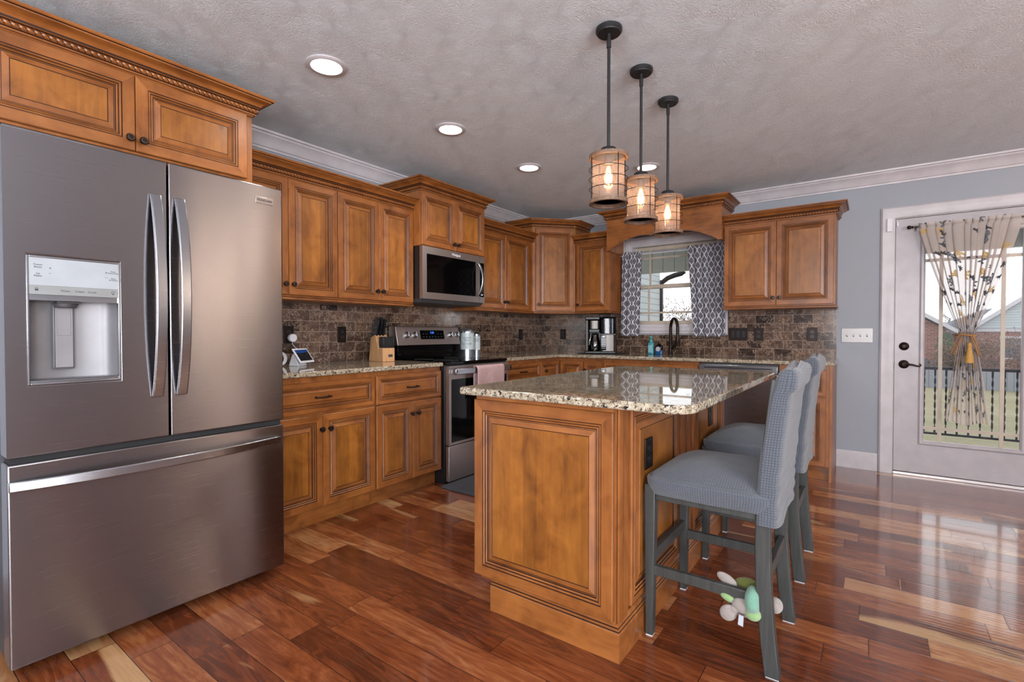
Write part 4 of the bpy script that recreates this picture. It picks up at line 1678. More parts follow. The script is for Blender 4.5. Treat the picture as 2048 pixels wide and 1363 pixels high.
# end panel facing the camera
o = MB().rings(.612, .716, door_prof(1.0, .042), fill=3, hv=HV).build('end_panel', WM, t, smooth=0)
place(o, 1.912, IY0 - .0005, .148)
MB().box(1.918, 2.524, IY0 - .012, IY0 - .0004, .8645, .884).build('top_rail', WM[1], t)
# far end panel
o = MB().rings(.580, .716, door_prof(1.0, .042), fill=3, hv=HV).build('end_panel', WM, t, smooth=0)
place(o, 2.512, IY1 + .0005, .148, PI)


# fluted corner posts and pilasters on the seating side
def pilaster(y0, y1, x0=IX1):
    m = MB()
    w = y1 - y0
    m.box(x0 + .0004, x0 + .010, y0, y1, .1310, .884)
    n = 2
    for k in range(n):
        a = y0 + w * (.18 + .36 * k)
        m.box(x0 + .010, x0 + .016, a, a + w * .28, .1310, .884, 0)
    for k in range(3):
        a = y0 + w * (.12 + .36 * k)
        m.box(x0 + .010, x0 + .0108, a - .002, a + .002, .1312, .8835, 2)
    return m.build('pilaster', WM, t)


pilaster(-3.4775, -3.362)
pilaster(-2.815, -2.600)
pilaster(-2.050, -1.9555)
for (a, b) in ((-3.358, -2.819), (-2.596, -2.054)):
    o = MB().rings(b - a, .708, door_prof(1.15, .024), fill=3, hv=HV).build('side_panel', WM, t, smooth=0)
    place(o, IX1 + .0004, a, .148, R(90))
# base moulding on three sides, toe kick on the aisle side
BM = [(0, 0), (.022, 0), (.022, .098), (.019, .103), (.019, .108), (.014, .113), (.014, .118), (.010, .124), (.006, .130), (0, .130)]
m = MB()
m.sweep([(1.975, -3.450), (2.517, -3.450), (2.517, -1.983), (1.975, -1.983)], BM, [1, 1, 1, 2, 1, 2, 1, 1, 1, 1], side=1)
m.build('base_moulding', WM, t, smooth=20)
MB().box(1.975, 2.516, -3.449, -1.984, .0005, .1300).build('toe_kick', WM[1], t)
# aisle side: drawers over doors
for i in range(2):
    a = -1.960 - .757 * i
    b = a - .754
    o = MB().rings(.750, .165, door_prof(.72, .026), fill=1, hv=HV).build('drawer', WM, t, smooth=0)
    place(o, IX0 - .0005, a - .004, .690, R(-90))
    pull(o, .375, -TD, .082)
    for j in range(2):
        o = MB().rings(.373, .535, door_prof(1.0, .040), fill=3, hv=HV).build('door', WM, t, smooth=0)
        place(o, IX0 - .0005, a - .004 - .377 * j, .148, R(-90))
        knob(o, .345 if j == 0 else .028, -TD, .455)
o = slab(MB(), roundpoly([(1.862, -3.542), (2.792, -3.542), (2.792, -1.905), (1.862, -1.905)], [.02, .085, .06, .02], 10), .8845, .914).build('worktop', M['granite'], bevel=.007, seg=3)
tag(o, 'large polished speckled granite slab on top of the island', 'worktop')
outlet('island_outlet', 'dark brown outlet on the near side panel of the island beside the first stool', 'outlet', (IX1 + .0178, -3.196, .672), R(90), ['duplex'], .078, M['bronze'])
outlet('island_outlet', 'dark outlet on the far side panel of the island above the far stool seat', 'outlet', (IX1 + .0178, -2.29, .700), R(90), ['duplex'], .078, M['bronze'])


# ================================================================== REFRIGERATOR (faces +x)
fr = thing('refrigerator', 'tall stainless french-door refrigerator with bottom freezer and water dispenser', 'refrigerator', (0, -4.722, 0), R(90))
MB().box(.008, .914, -.900, -.05, .030, 1.785).build('body', M['grey_side'], fr, bevel=.006)
m = MB()
for x in (.06, .86):
    m.cyl((x, -.84, .0005), (x, -.84, .030), .022, 12)
    m.cyl((x, -.12, .0005), (x, -.12, .030), .022, 12)
m.build('feet', M['rubber'], fr)
MB().box(.02, .90, -.93, -.905, .012, .040).build('grille', M['black'], fr)
FD = 1.0            # front plane


def plate_hole(m, x0, x1, z0, z1, hx0, hx1, hz0, hz1, yf, yb):
    for (a, b, c, d) in ((x0, hx0, z0, z1), (hx1, x1, z0, z1), (hx0, hx1, z0, hz0), (hx0, hx1, hz1, z1)):
        m.box(a, b, yf, yb, c, d)


SM = .457
# left door, cut out for the dispenser
DXa, DXb, DZa, DZb = .053, .303, .962, 1.390
m = MB()
a0, a1, c0, c1 = .002, SM - .003, .730, 1.798
fr_pts = [(a0, c0), (a1, c0), (a1, c1), (a0, c1)]
ho_pts = [(DXa, DZa), (DXb, DZa), (DXb, DZb), (DXa, DZb)]
vs = [(x, -FD, z) for x, z in fr_pts] + [(x, -FD, z) for x, z in ho_pts] + [(x, -.905, z) for x, z in fr_pts] + [(x, -.905, z) for x, z in ho_pts]
fs = []
for i in range(4):
    j = (i + 1) % 4
    fs += [(i, j, 4 + j, 4 + i), (8 + j, 8 + i, 12 + i, 12 + j), (j, i, 8 + i, 8 + j), (4 + i, 4 + j, 12 + j, 12 + i)]
m.add(vs, fs)
dl = m.build('door', M['steel'], fr, bevel=.005, seg=3)
dr = MB().box(SM + .003, .920, -FD, -.905, .730, 1.798).build('door', M['steel'], fr, bevel=.005, seg=3)
fz = MB().box(.002, .920, -FD, -.905, .045, .708).build('freezer_drawer', M['steel'], fr, bevel=.005, seg=3)
MB().box(.01, .912, -.985, -.906, .7085, .7295).build('gasket', M['rubber'], fr)


def bow(parent, fixed, a, b, axis, out=.052, w=.032, tk=.012):
    m = MB()
    n = 22
    pts = []
    for k in range(n + 1):
        t = -1 + 2 * k / n
        y = -FD - .007 - out * (1 - abs(t) ** 2.2)
        s = a + (b - a) * k / n
        pts.append((fixed, y, s) if axis == 'z' else (s, y, fixed))
    m.tube(pts, 1.0, flat=(w, tk), up=(0, 1, 0))
    return m.build('handle', M['steel_h'], parent, loc=(0, 0, 0), bevel=.004, seg=2, smooth=40)


bow(dl, .415, .890, 1.664, 'z', w=.037)
bow(dr, .497, .890, 1.664, 'z', w=.037)
bow(fz, .640, .004, .900, 'x', out=.050, w=.034)
bd = MB().box(.798, .878, -FD - .003, -FD, 1.716, 1.745).build('badge', M['steel_s'], dr, loc=(0, 0, 0), bevel=.001)
text('FRIGIDAIRE', .0135, M['ink'], dr, (.838, -FD - .0032, 1.7305), bold=True)
# dispenser
dp = MB()
yb = -FD + .086
# recessed niche with rounded back corners
xs0, xs1, zs0, zs1 = DXa + .006, DXb - .006, .978, 1.256
prof = [(xs0, -FD + .002), (xs0, yb - .035), (xs0 + .012, yb - .012), (xs0 + .035, yb), (xs1 - .035, yb), (xs1 - .012, yb - .012), (xs1, yb - .035), (xs1, -FD + .002)]
b = len(dp.v)
for (x, y) in prof:
    dp.v += [(x, y, zs0), (x, y, zs1)]
for k in range(len(prof) - 1):
    dp.f.append((b + 2 * k, b + 2 * k + 2, b + 2 * k + 3, b + 2 * k + 1))
    dp.m.append(0)
dp.f.append(tuple(b + 2 * k for k in range(len(prof))))
dp.f.append(tuple(b + 2 * k + 1 for k in range(len(prof) - 1, -1, -1)))
dp.m += [0, 0]
ds = dp.build('dispenser_niche', M['disp_in'], fr, loc=(0, 0, 0), smooth=50)
m = MB()
e = .007
m.box(DXa, DXa + e, -FD - .003, -FD + .02, DZa, DZb).box(DXb - e, DXb, -FD - .003, -FD + .02, DZa, DZb)
m.box(DXa + e, DXb - e, -FD - .003, -FD + .02, DZa, DZa + e).box(DXa + e, DXb - e, -FD - .003, -FD + .02, DZb - e, DZb)
m.build('bezel', M['steel_h'], ds, bevel=.002)
m = MB()
m.hexa([(DXa + e, -FD + .001, .9695), (DXb - e, -FD + .001, .9695), (DXb - e, yb, .972), (DXa + e, yb, .972)],
       [(DXa + e, -FD + .001, .977), (DXb - e, -FD + .001, .977), (DXb - e, yb, .9785), (DXa + e, yb, .9785)])
m.build('drip_tray', M['steel_h'], ds)
cp = MB().box(DXa + e, DXb - e, -FD - .002, -FD + .02, 1.292, DZb - e).build('control_panel', M['panel_l'], fr, loc=(0, 0, 0))
MB().box(DXa + e, DXb - e, -FD - .002, -FD + .02, 1.262, 1.2915).build('button_strip', M['panel_s'], cp)
MB().box(DXa + e, DXb - e, -FD + .004, -FD + .03, 1.243, 1.2615).build('hood', M['steel_h'], cp)
yt = -FD - .0025
for (s, x, z, sz) in (('Freeze\nBoost', .082, 1.356, .0080), ('Ice\nMaker', .082, 1.327, .0080), ('+', .112, 1.350, .013), ('–', .112, 1.334, .013),
                      ('+', .262, 1.349, .013), ('–', .262, 1.333, .013), ('Reset\nWater Filter', .282, 1.352, .0062), ('Reset\nAir Filters', .282, 1.327, .0062),
                      ('Water', .150, 1.277, .0095), ('Cubes', .188, 1.277, .0095), ('Crush', .222, 1.277, .0095)):
    text(s, sz, M['ink'], cp, (x, yt, z), extrude=.0002)
m = MB()
m.torus((0, 0, 0), .0035, .0006, 14, 6, mat=Matrix.Translation((.078, yt, 1.281)) @ RY)
m.box(.074, .082, yt - .0004, yt, 1.274, 1.280)
m.build('lock_symbol', M['ink'], cp)
m = MB()
m.torus((0, 0, 0), .0042, .0006, 14, 6, mat=Matrix.Translation((.281, yt, 1.280)) @ RY)
m.box(.279, .283, yt - .0004, yt, 1.272, 1.275)
m.build('lamp_symbol', M['ink'], cp)
pd = MB().box(.128, .188, yb - .024, yb - .002, 1.008, 1.238).build('paddle', M['disp_in'], fr, loc=(0, 0, 0), bevel=.006, seg=3)
MB().box(.1325, .1835, yb - .0254, yb - .0241, 1.0125, 1.2275).build('pad_gap', M['black'], pd)
MB().box(.134, .182, yb - .027, yb - .0255, 1.014, 1.226).build('pad_face', M['disp_in'], pd, bevel=.001)
MB().box(.140, .176, yb - .0285, yb - .0272, 1.125, 1.220).build('pad_inset', M['disp_in'], pd, bevel=.0008)
m = MB()
m.box(.133, .195, -FD + .020, -FD + .060, 1.236, 1.2425)
m.lathe([(.030, 1.222), (.034, 1.236)], c=(.160, -FD + .045, 0), n=20)
m.build('spout', M['grey_side'], fr, loc=(0, 0, 0), bevel=.002)

# ================================================================== RANGE (faces +x)
rg = thing('range', 'stainless electric range with black glass top and oven door', 'range', (0, -2.3605, 0), R(90))
RW = .7605
MB().box(.001, RW - .001, -.655, -.022, .0005, .893).build('body', M['black'], rg, bevel=.003)
MB().box(.0005, RW - .0005, -.672, -.085, .8935, .9165).build('cooktop', M['black_gloss'], rg, bevel=.004)
m = MB()
for (x, y, r_) in ((.19, -.49, .10), (.57, -.49, .085), (.19, -.24, .075), (.57, -.24, .10)):
    m.torus((x, y, .9168), r_, .0006, 40, 4)
m.build('burner_rings', M['grey_side'], rg)
MB().box(.012, RW - .012, -.124, -.022, .9170, 1.030).build('backguard', M['black_gloss'], rg, bevel=.004)
m = MB()
m.hexa([(.004, -.134, 1.0302), (RW - .004, -.134, 1.0302), (RW - .004, -.022, 1.0302), (.004, -.022, 1.0302)],
       [(.004, -.102, 1.186), (RW - .004, -.102, 1.186), (RW - .004, -.022, 1.190), (.004, -.022, 1.190)])
pn = m.build('control_panel', M['steel_s'], rg, bevel=.004)
tilt = math.atan2(.032, .160)
PM = Matrix.Translation((0, -.134, 1.0302)) @ Matrix.Rotation(-tilt, 4, 'X')    # panel frame: X along, Z up the slope, -Y out
m = MB().box(.268, .552, -.0030, .0005, .050, .128)
m.xf(PM)
ds = m.build('display', M['black_gloss'], rg)
m = MB()
for (cx, cz) in [(.30 + .036 * i, .070 + .026 * j) for i in range(7) for j in range(2)]:
    if abs(cx - .41) < .045 and cz > .08:
        continue
    m.box(cx - .006, cx + .006, -.0034, -.0030, cz - .0015, cz + .0015)
m.xf(PM)
m.build('key_marks', M['ink_l'], ds)
o = text('3:58', .026, M['led_blue'], ds, PM @ Vector((.405, -.0036, .106)), name='clock_digits', rot=(PI / 2 - tilt, 0, 0), extrude=.0002)
for x in (.118, .204, .640, .724):
    m = MB()
    m.lathe([(.026, 0), (.026, .004), (.0215, .006), (.0205, .026), (.018, .029), (0, .0295)], n=24, mat=RY)
    m.box(-.0045, .0045, -.036, -.026, -.020, .020)
    m.xf(PM @ Matrix.Translation((x, -.0005, .088)))
    m.build('knob', M['chrome'], rg, smooth=40)
# oven door
m = MB()
plate_hole(m, .010, RW - .010, .292, .800, .060, RW - .060, .335, .760, -.690, -.657)
od = m.build('oven_door', M['steel_s'], rg)
MB().box(.010, RW - .010, -.690, -.657, .8003, .884).build('door_top_strip', M['steel_s'], od)
MB().box(.0385, RW - .0385, -.6925, -.670, .312, .785).build('glass', M['black_gloss'], od)
m = MB()
m.box(.034, RW - .034, -.742, -.722, .822, .866)
m.box(.030, .056, -.742, -.6905, .826, .862).box(RW - .056, RW - .030, -.742, -.6905, .826, .862)
m.build('handle', M['steel_h'], od, bevel=.004)
MB().box(.010, RW - .010, -.690, -.657, .020, .284).build('storage_drawer', M['steel_s'], rg, bevel=.003)
# towel over the handle
tw = MB()
HY, HZ, TR = -.732, .844, .0275


def tw_fn(u, v):
    x = .262 + .350 * u
    s = (v - .42)
    wob = .003 * math.sin(u * 11 + 1) * min(1, abs(s) * 5)
    if abs(s) < .06:
        a = s / .06 * PI / 2
        return (x, HY - math.sin(-a) * -.016 if False else HY + math.sin(a) * -.0165, .8675 + math.cos(a) * .010)
    if s > 0:
        return (x + .004 * math.sin(s * 8), HY - .0165 - wob - .004, .8675 - (s - .06) * .48)
    return (x, HY + .0165 + wob * .3, .8675 - (-s - .06) * .48)


tw.grid(tw_fn, 24, 44)
o = tw.build('hand_towel', M['towel'], loc=(0, -2.3605, 0), smooth=180, solid=.003)
o.rotation_euler = (0, 0, R(90))
tag(o, 'dusty pink towel hanging over the oven door handle', 'towel')

# ================================================================== MICROWAVE (faces +x)
mw = thing('microwave', 'stainless over-the-range microwave with dark glass door', 'microwave', (0, -2.3605, 0), R(90))
MB().box(.001, RW - .001, -.390, -.001 - PB, 1.398, 1.8085).build('body', M['black'], mw)
m = MB()
m.hexa([(.02, -.385, 1.372), (RW - .02, -.385, 1.372), (RW - .01, -.02, 1.366), (.01, -.02, 1.366)],
       [(.003, -.405, 1.3975), (RW - .003, -.405, 1.3975), (RW - .003, -.02, 1.3975), (.003, -.02, 1.3975)])
m.build('vent_tray', M['grey_side'], mw)
MD = .422
m = MB()
plate_hole(m, .001, .690, 1.400, 1.808, .048, .640, 1.452, 1.752, -MD, -.391)
md_ = m.build('door', M['steel_s'], mw, smooth=0)
MB().box(.0485, .6397, -MD + .003, -.395, 1.4525, 1.7515).build('glass', M['black_gloss'], md_)
m = MB()
plate_hole(m, .692, RW - .001, 1.400, 1.808, .694, RW - .010, 1.452, 1.752, -MD, -.391)
mc = m.build('control_column', M['steel_s'], mw, smooth=0)
MB().box(.6945, RW - .0105, -MD + .001, -.395, 1.4525, 1.7515).build('keypad', M['black_gloss'], mc)
m = MB()
for i in range(3):
    for j in range(7):
        m.box(.706 + .015 * i, .711 + .015 * i, -MD + .0004, -MD + .0009, 1.50 + .022 * j, 1.503 + .022 * j)
m.build('key_marks', M['ink_l'], mc)
text('0:00', .014, M['led_white'], mc, (.722, -MD + .0006, 1.470), name='clock_digits', extrude=.0001)
m = MB()
pts = []
for k in range(17):
    t = -1 + 2 * k / 16
    pts.append((.664 + .012 * (1 - t * t), -MD - .006 - .045 * (1 - abs(t) ** 2.2), 1.602 + t * .145))
m.tube(pts, 1.0, flat=(.026, .012), up=(0, 1, 0))
m.build('handle', M['steel_h'], md_, bevel=.004, smooth=40)
text('Whirlpool', .030, M['plastic_w'], md_, (.385, -MD - .0005, 1.779), extrude=.0003, space=.85)

# ================================================================== DISHWASHER (faces -y)
dw = thing('dishwasher', 'stainless dishwasher front at the sink wall, behind the island', 'dishwasher', (2.0205, 0, 0))
MB().box(.002, .609, -.600, -.02, .11, .878).build('body', M['grey_side'], dw)
MB().box(.004, .607, -.637, -.601, .115, .800).build('door', M['steel'], dw, bevel=.005, seg=3)
cpd = MB().box(.004, .607, -.640, -.601, .8035, .866).build('control_strip', M['steel_h'], dw, bevel=.004)
MB().box(.045, .566, -.6425, -.6402, .838, .846).build('pocket_handle', M['black'], cpd)
MB().box(.02, .59, -.55, -.02, .0005, .1095).build('toe_kick', M['black'], dw)

# ================================================================== SINK TAP
fc = thing('faucet', 'dark bronze gooseneck kitchen faucet in front of the window', 'faucet', (1.592, -.085, .914), world=False)
m = MB()
m.lathe([(.027, .0005), (.027, .006), (.022, .012), (.019, .05), (.019, .10), (.015, .115)], n=24)
m.build('base', M['bronze'], fc, smooth=50)
pts = []
for k in range(27):
    if k < 6:
        pts.append((0, 0, .11 + .03 * k))
    else:
        a = PI * (k - 6) / 20
        pts.append((.055 - .055 * math.cos(a), -.0635 + .0635 * math.cos(a), .26 + .100 * math.sin(a)))
pts += [(.110, -.127, .235), (.110, -.127, .215)]
MB().tube(pts, .0150, n=14).build('spout', M['bronze'], fc, smooth=60)
m = MB()
m.lathe([(.013, .215), (.0145, .21), (.0135, .20), (.019, .165), (.021, .125), (.018, .118), (.018, .112)][::-1], c=(.110, -.127, 0), n=20)
m.build('spray_head', M['bronze'], fc, smooth=50)
m = MB()
m.tube([(.015, -.004, .06), (.045, -.012, .09), (.066, -.016, .118)], [.017, .016, .014], n=12)
m.tube([(.066, -.016, .110), (.072, -.018, .15), (.078, -.02, .188)], [.009, .008, .006], n=10)
m.build('side_lever', M['bronze'], fc, smooth=60)

# ================================================================== COUNTER ITEMS
# coffee maker on a black mat
cm_mat = MB().prism(roundpoly([(.70, -.40), (1.16, -.40), (1.16, -.075), (.70, -.075)], [.02] * 4), 'z', .9143, .9185).build('counter_mat', M['rubber'], bevel=.001)
tag(cm_mat, 'thin black mat under the coffee maker', 'mat')
cf = thing('coffee_maker', 'black and steel drip coffee maker with clear water tank beside the curtain', 'coffee maker', (.755, -.245, .9187), R(22))
m = MB().box(-.022, .296, -.13, .11, 0, .022)
m.build('base', M['black'], cf, bevel=.006)
m = MB()
m.box(-.020, .010, -.10, .10, .0222, .352)
m.box(.0102, .130, .04, .10, .0222, .352)
m.build('column', M['black'], cf, bevel=.006)
m = MB().box(-.022, .130, -.11, .10, .3522, .384)
m.box(.130, .294, -.10, .10, .370, .384)
m.build('lid', M['black'], cf, bevel=.008)
m = MB()
m.prism(roundpoly([(.018, -.112), (.126, -.112), (.126, .038), (.018, .038)], [.03, .03, 0, 0]), 'z', .255, .345)
m.build('brew_basket', M['steel_d'], cf, bevel=.003)
m = MB().box(.016, .127, -.10, .038, .218, .2545)
m.build('basket_holder', M['black'], cf, bevel=.006)
m = MB()
m.prism(roundpoly([(.134, -.105), (.292, -.105), (.292, .095), (.134, .095)], [.03, .035, .02, .02]), 'z', .0222, .196)
st = m.build('steel_body', M['steel_d'], cf, bevel=.003)
m = MB().box(.142, .196, -.1085, -.1056, .034, .188)
kp = m.build('keypad', M['black_gloss'], cf, bevel=.002)
m = MB()
m.box(.160, .180, -.1092, -.1087, .172, .181)
for i in range(3):
    for j in range(6):
        m.box(.152 + .015 * i, .157 + .015 * i, -.1090, -.1087, .052 + .019 * j, .056 + .019 * j)
m.build('key_marks', M['led_white'], kp)
m = MB()
m.prism(roundpoly([(.136, -.100), (.290, -.100), (.290, .090), (.136, .090)], [.03, .035, .02, .02]), 'z', .205, .369)
m.build('water_tank', M['clear'], cf, bevel=.004)
MB().box(.212, .224, -.06, -.05, .21, .36).build('tank_tube', M['black'], cf)
MB().box(.134, .292, -.104, .094, .1965, .2045).build('tank_seat', M['black'], cf)
m = MB()
m.lathe([(.045, .001), (.050, .004), (.055, .05), (.050, .10), (.036, .150), (.034, .168)], c=(.072, -.045, .0225), n=24)
m.build('carafe', M['carafe'], cf, smooth=50)
MB().lathe([(.036, .0), (.038, .006), (.030, .018), (0, .02)], c=(.072, -.045, .192), n=20).build('carafe_lid', M['black'], cf, smooth=50)
MB().tube([(.050, -.085, .185), (.036, -.112, .180), (.026, -.120, .14), (.022, -.112, .085)], 1.0, flat=(.016, .010)).build('carafe_handle', M['chrome'], cf, bevel=.003)

# soap bottles
sb = thing('soap_pump', 'tall teal soap pump bottle on the counter left of the faucet', 'soap bottle', (1.388, -.075, .9143))
MB().prism(roundpoly([(-.032, -.022), (.032, -.022), (.032, .022), (-.032, .022)], [.018] * 4), 'z', 0, .118).build('bottle', M['teal'], sb, bevel=.008, seg=3)
m = MB()
m.lathe([(.020, .118), (.017, .128), (.017, .146), (.010, .150), (.010, .164), (.015, .166), (.015, .184), (0, .186)], n=20)
m.box(-.006, .006, -.040, 0, .172, .184)
m.build('pump', M['teal_l'], sb, bevel=.002)
MB().prism(roundpoly([(-.022, -.0228), (.022, -.0228), (.022, -.0221), (-.022, -.0221)], [0] * 4), 'z', .02, .095).build('printed_label', plain('aqua_label', '#7FB4C0', .4), sb)
sb = thing('dish_soap', 'short clear bottle of blue dish soap with a white label beside the teal pump', 'soap bottle', (1.480, -.098, .9143))
m = MB()
m.prism(roundpoly([(-.036, -.02), (.036, -.02), (.036, .02), (-.036, .02)], [.014] * 4), 'z', 0, .045)
m.build('soap_fill', M['blue_soap'], sb, bevel=.004)
m = MB()
m.prism(roundpoly([(-.036, -.02), (.036, -.02), (.036, .02), (-.036, .02)], [.014] * 4), 'z', .0455, .085)
m.lathe([(.030, .085), (.022, .098), (.012, .106), (.012, .112)], n=20)
m.build('bottle', M['clear'], sb, bevel=.004)
MB().lathe([(.009, 0), (.009, .010), (.005, .014), (.005, .022), (0, .023)], c=(0, 0, .1122), n=16).build('cap', M['clear'], sb)
MB().lathe([(.024, 0), (.024, .0008)], n=28, mat=Matrix.Translation((-.004, -.0205, .056)) @ RY).build('label', M['paper'], sb)

# canisters
can_a = None


def canister(name, label, loc, r, h, lines, ang):
    t = thing(name, label, 'canister', loc, ang, 'white and galvanised canisters beside the range')
    m = MB()
    m.lathe([(r, 0), (r, h * .22), (r + .002, h * .225), (r + .002, h * .235), (r, h * .24)], n=36)
    m.build('foot_band', M['galv'], t, smooth=40)
    MB().lathe([(r - .0004, h * .2402), (r - .0004, h * .80), (r + .001, h * .805), (r + .001, h * .82)], n=36).build('body', M['can_white'], t, smooth=40)
    m = MB()
    m.lathe([(r + .003, h * .82), (r + .003, h * .90), (r + .001, h * .91), (r - .006, h * .955), (r * .5, h * .99), (0, h)], n=36)
    m.build('lid', M['galv'], t, smooth=40)
    m = MB()
    m.tube([(-.022, 0, h * .985), (-.020, 0, h * 1.05), (0, 0, h * 1.07), (.020, 0, h * 1.05), (.022, 0, h * .985)], .0028, n=6)
    m.build('lid_handle', M['galv'], t, smooth=60)
    for (s, z, sz, mt) in lines:
        # wrap the letters round the can
        o = text(s, sz, mt, t, (0, 0, 0), extrude=.0001)
        me = o.data
        for v in me.vertices:
            a = v.co.x / r
            rr_ = r + .0008 + v.co.z
            zz = v.co.y
            v.co = (math.sin(a) * rr_, -math.cos(a) * rr_, z + zz)
        o.rotation_euler = (0, 0, 0)
        me.update()
    return t


canister('canister', 'large white and galvanised flour canister beside the range backguard', (.125, -1.500, .9143), .066, .268,
         [('COUNTRY', .172, .019, M['ink']), ('FARM', .150, .019, M['ink']), ('FLOUR', .116, .032, M['ink_l']), ('FRESH', .088, .011, M['ink'])], R(38))
canister('canister', 'smaller white and galvanised canister right of the large flour canister', (.105, -1.345, .9143), .042, .230,
         [('COUNTRY', .158, .014, M['ink']), ('FARM', .140, .014, M['ink'])], R(45))

# knife block
kb = thing('knife_block', 'pale wood knife block full of black-handled knives beside the range', 'knife block', (.165, -2.535, .9143), R(88))
m = MB()
m.prism([(-.10, 0), (.075, 0), (.075, .105), (.020, .105), (-.020, .205), (-.075, .185)], 'x', -.056, .056)
m.xf(Matrix.Rotation(PI, 4, 'Z'))
m.build('block', M['block_wood'], kb, bevel=.003)
# front rack with steak knives (front of the block is local -y)
m = MB()
m.box(-.052, .052, -.0755, -.024, .1055, .190)
m.build('steak_knife_rack', M['black'], kb, bevel=.003)
for k in range(6):
    m = MB()
    x = -.042 + .0168 * k
    m.box(x - .0062, x + .0062, -.080, -.0757, .108, .186)
    m.build('steak_knife', M['iron'], kb, bevel=.002)


def knife(x, y, z, L, w, lean):
    m = MB()
    d = Vector((0, -math.sin(lean), math.cos(lean)))
    p = Vector((x, y, z))
    s = Vector((1, 0, 0))
    m.tube([p, p + d * L * .35, p + d * L * .7 + Vector((0, -.004, 0)), p + d * L + Vector((0, -.002, 0))], [1.0, .92, 1.1, .95], flat=(w * .62, w * 1.3), up=(0, 1, 0))
    for q in (.2, .5, .8):
        c = p + d * L * q
        m.cyl(c - s * (w * .34), c + s * (w * .34), .0028, 8, 1)
    return m.build('knife_handle', [M['black'], M['chrome']], kb, bevel=.003)


for (x, y, z, L, w) in ((-.038, .050, .190, .150, .026), (-.004, .050, .190, .155, .027), (.030, .050, .190, .140, .025), (-.042, .028, .200, .125, .022), (-.012, .028, .200, .128, .022), (.016, .028, .200, .122, .022)):
    knife(x, y, z, L, w, R(14))
m = MB()
for s in (-1, 1):
    m.torus((0, 0, 0), .024, .005, 20, 6, mat=Matrix.Translation((.046, .030 + s * .014, .290)) @ Matrix.Rotation(R(90), 4, 'Y'))
m.cyl((.046, .030, .200), (.046, .030, .272), .007, 8)
m.build('scissors', M['iron'], kb)
MB().box(-.005, .035, -.0768, -.0752, .035, .055).build('maker_plate', M['grey_side'], kb)

# smart display, charger and cable
sd = thing('smart_display', 'small white tablet-style smart display on the worktop next to the refrigerator', 'smart display', (.135, -3.200, .9143), R(116))
m = MB()
m.prism([(.020, .0), (-.055, .0), (-.030, .075), (-.012, .088)], 'x', -.048, .048)
m.xf(Matrix.Rotation(PI, 4, 'Z'))
m.build('stand', M['plastic_w'], sd, bevel=.004)
TM = Matrix.Translation((0, -.050, .020)) @ Matrix.Rotation(R(-34), 4, 'X')
m = MB().box(-.080, .080, -.008, .001, 0, .112)
m.xf(TM)
fm = m.build('frame', M['plastic_w'], sd, bevel=.004, seg=3)


def mk_screen():
    n = N('night_mountain_screen')
    c = n.coord()
    x, y, z = n.sep(c)
    ridge = n.noise(n.map(c, (30, 0, 1)), 1.0, 5, .6)
    h = n.math('ADD', n.math('MULTIPLY', n.math('SUBTRACT', ridge, .5), .05), .088)
    sky = n.math('GREATER_THAN', z, h)
    spark = n.math('GREATER_THAN', n.noise(n.map(c, (1, 1, 1)), 190, 2), .62)
    hill = n.mix(n.math('MULTIPLY', spark, .8), lin('#10141C'), lin('#6E5E4C'))
    col = n.mix(sky, hill, lin('#1F3E78'))
    return n.p(color=(0.002, .002, .002, 1), rough=.12, emit=col, emits=1.0)


m = MB().box(-.068, .068, -.0088, -.0081, .013, .099)
m.xf(TM)
m.build('screen', mk_screen(), sd)
ch = thing('wall_charger', 'round white plug charger in the outlet behind the smart display', 'charger', (.0185, -3.198, 1.100), R(90))
MB().lathe([(.026, 0), (.0285, .004), (.0285, .026), (.026, .031), (0, .032)], n=32, mat=Matrix.Translation((0, -.0012, 0)) @ RY).build('body', M['plastic_w'], ch, smooth=45)
cb = MB().tube([(.034, -3.198, 1.0705), (.036, -3.196, 1.055), (.040, -3.180, 1.035), (.050, -3.16, 1.02), (.066, -3.15, .995)], .0022, n=6)
tag(cb.build('power_cable', M['plastic_w'], smooth=60), 'thin white power cable from the plug charger to the smart display', 'cable')
cc = MB()
for k in range(3):
    cc.torus((0, 0, 0), .043 + .002 * k, .0032, 36, 8, mat=Matrix.Translation((.060 + .006 * k, -3.318 + .002 * k, .9143 + .0495)) @ Matrix.Rotation(R(58), 4, 'Z') @ Matrix.Rotation(R(80), 4, 'X'))
tag(cc.build('cable_coil', M['plastic_w'], smooth=60), 'coil of white cable standing behind the smart display', 'cable')

# floor mat in front of the range
fm = MB().prism(roundpoly([(.640, -2.44), (1.10, -2.44), (1.10, -1.52), (.640, -1.52)], [.02] * 4), 'z', .0004, .012).build('floor_mat', M['mat'], bevel=.004)
fm.location = (.04, 0, 0)
tag(fm, 'charcoal anti-fatigue mat on the floor in front of the range', 'mat')


# ================================================================== LIGHTS
def can(loc, label, seen=True):
    t = thing('recessed_light', label, 'ceiling light', loc, 0, 'round recessed ceiling lights')
    m = MB()
    m.lathe([(.096, 0), (.096, -.004), (.088, -.009), (.074, -.010), (.071, -.006), (.069, .0)], n=40)
    m.build('trim_ring', M['white'], t, smooth=40)
    MB().lathe([(.0685, -.0035), (.05, -.006), (.02, -.0068), (0, -.007)], n=40).build('lens', M['lamp_white'], t, smooth=60)
    light('ceiling_spot', 'SPOT', (loc[0], loc[1], loc[2] - .03), CAN_POWER, CAN_COLOR, (0, 0, 0), spot_size=R(150), spot_blend=.7, shadow_soft_size=.07)
    return t


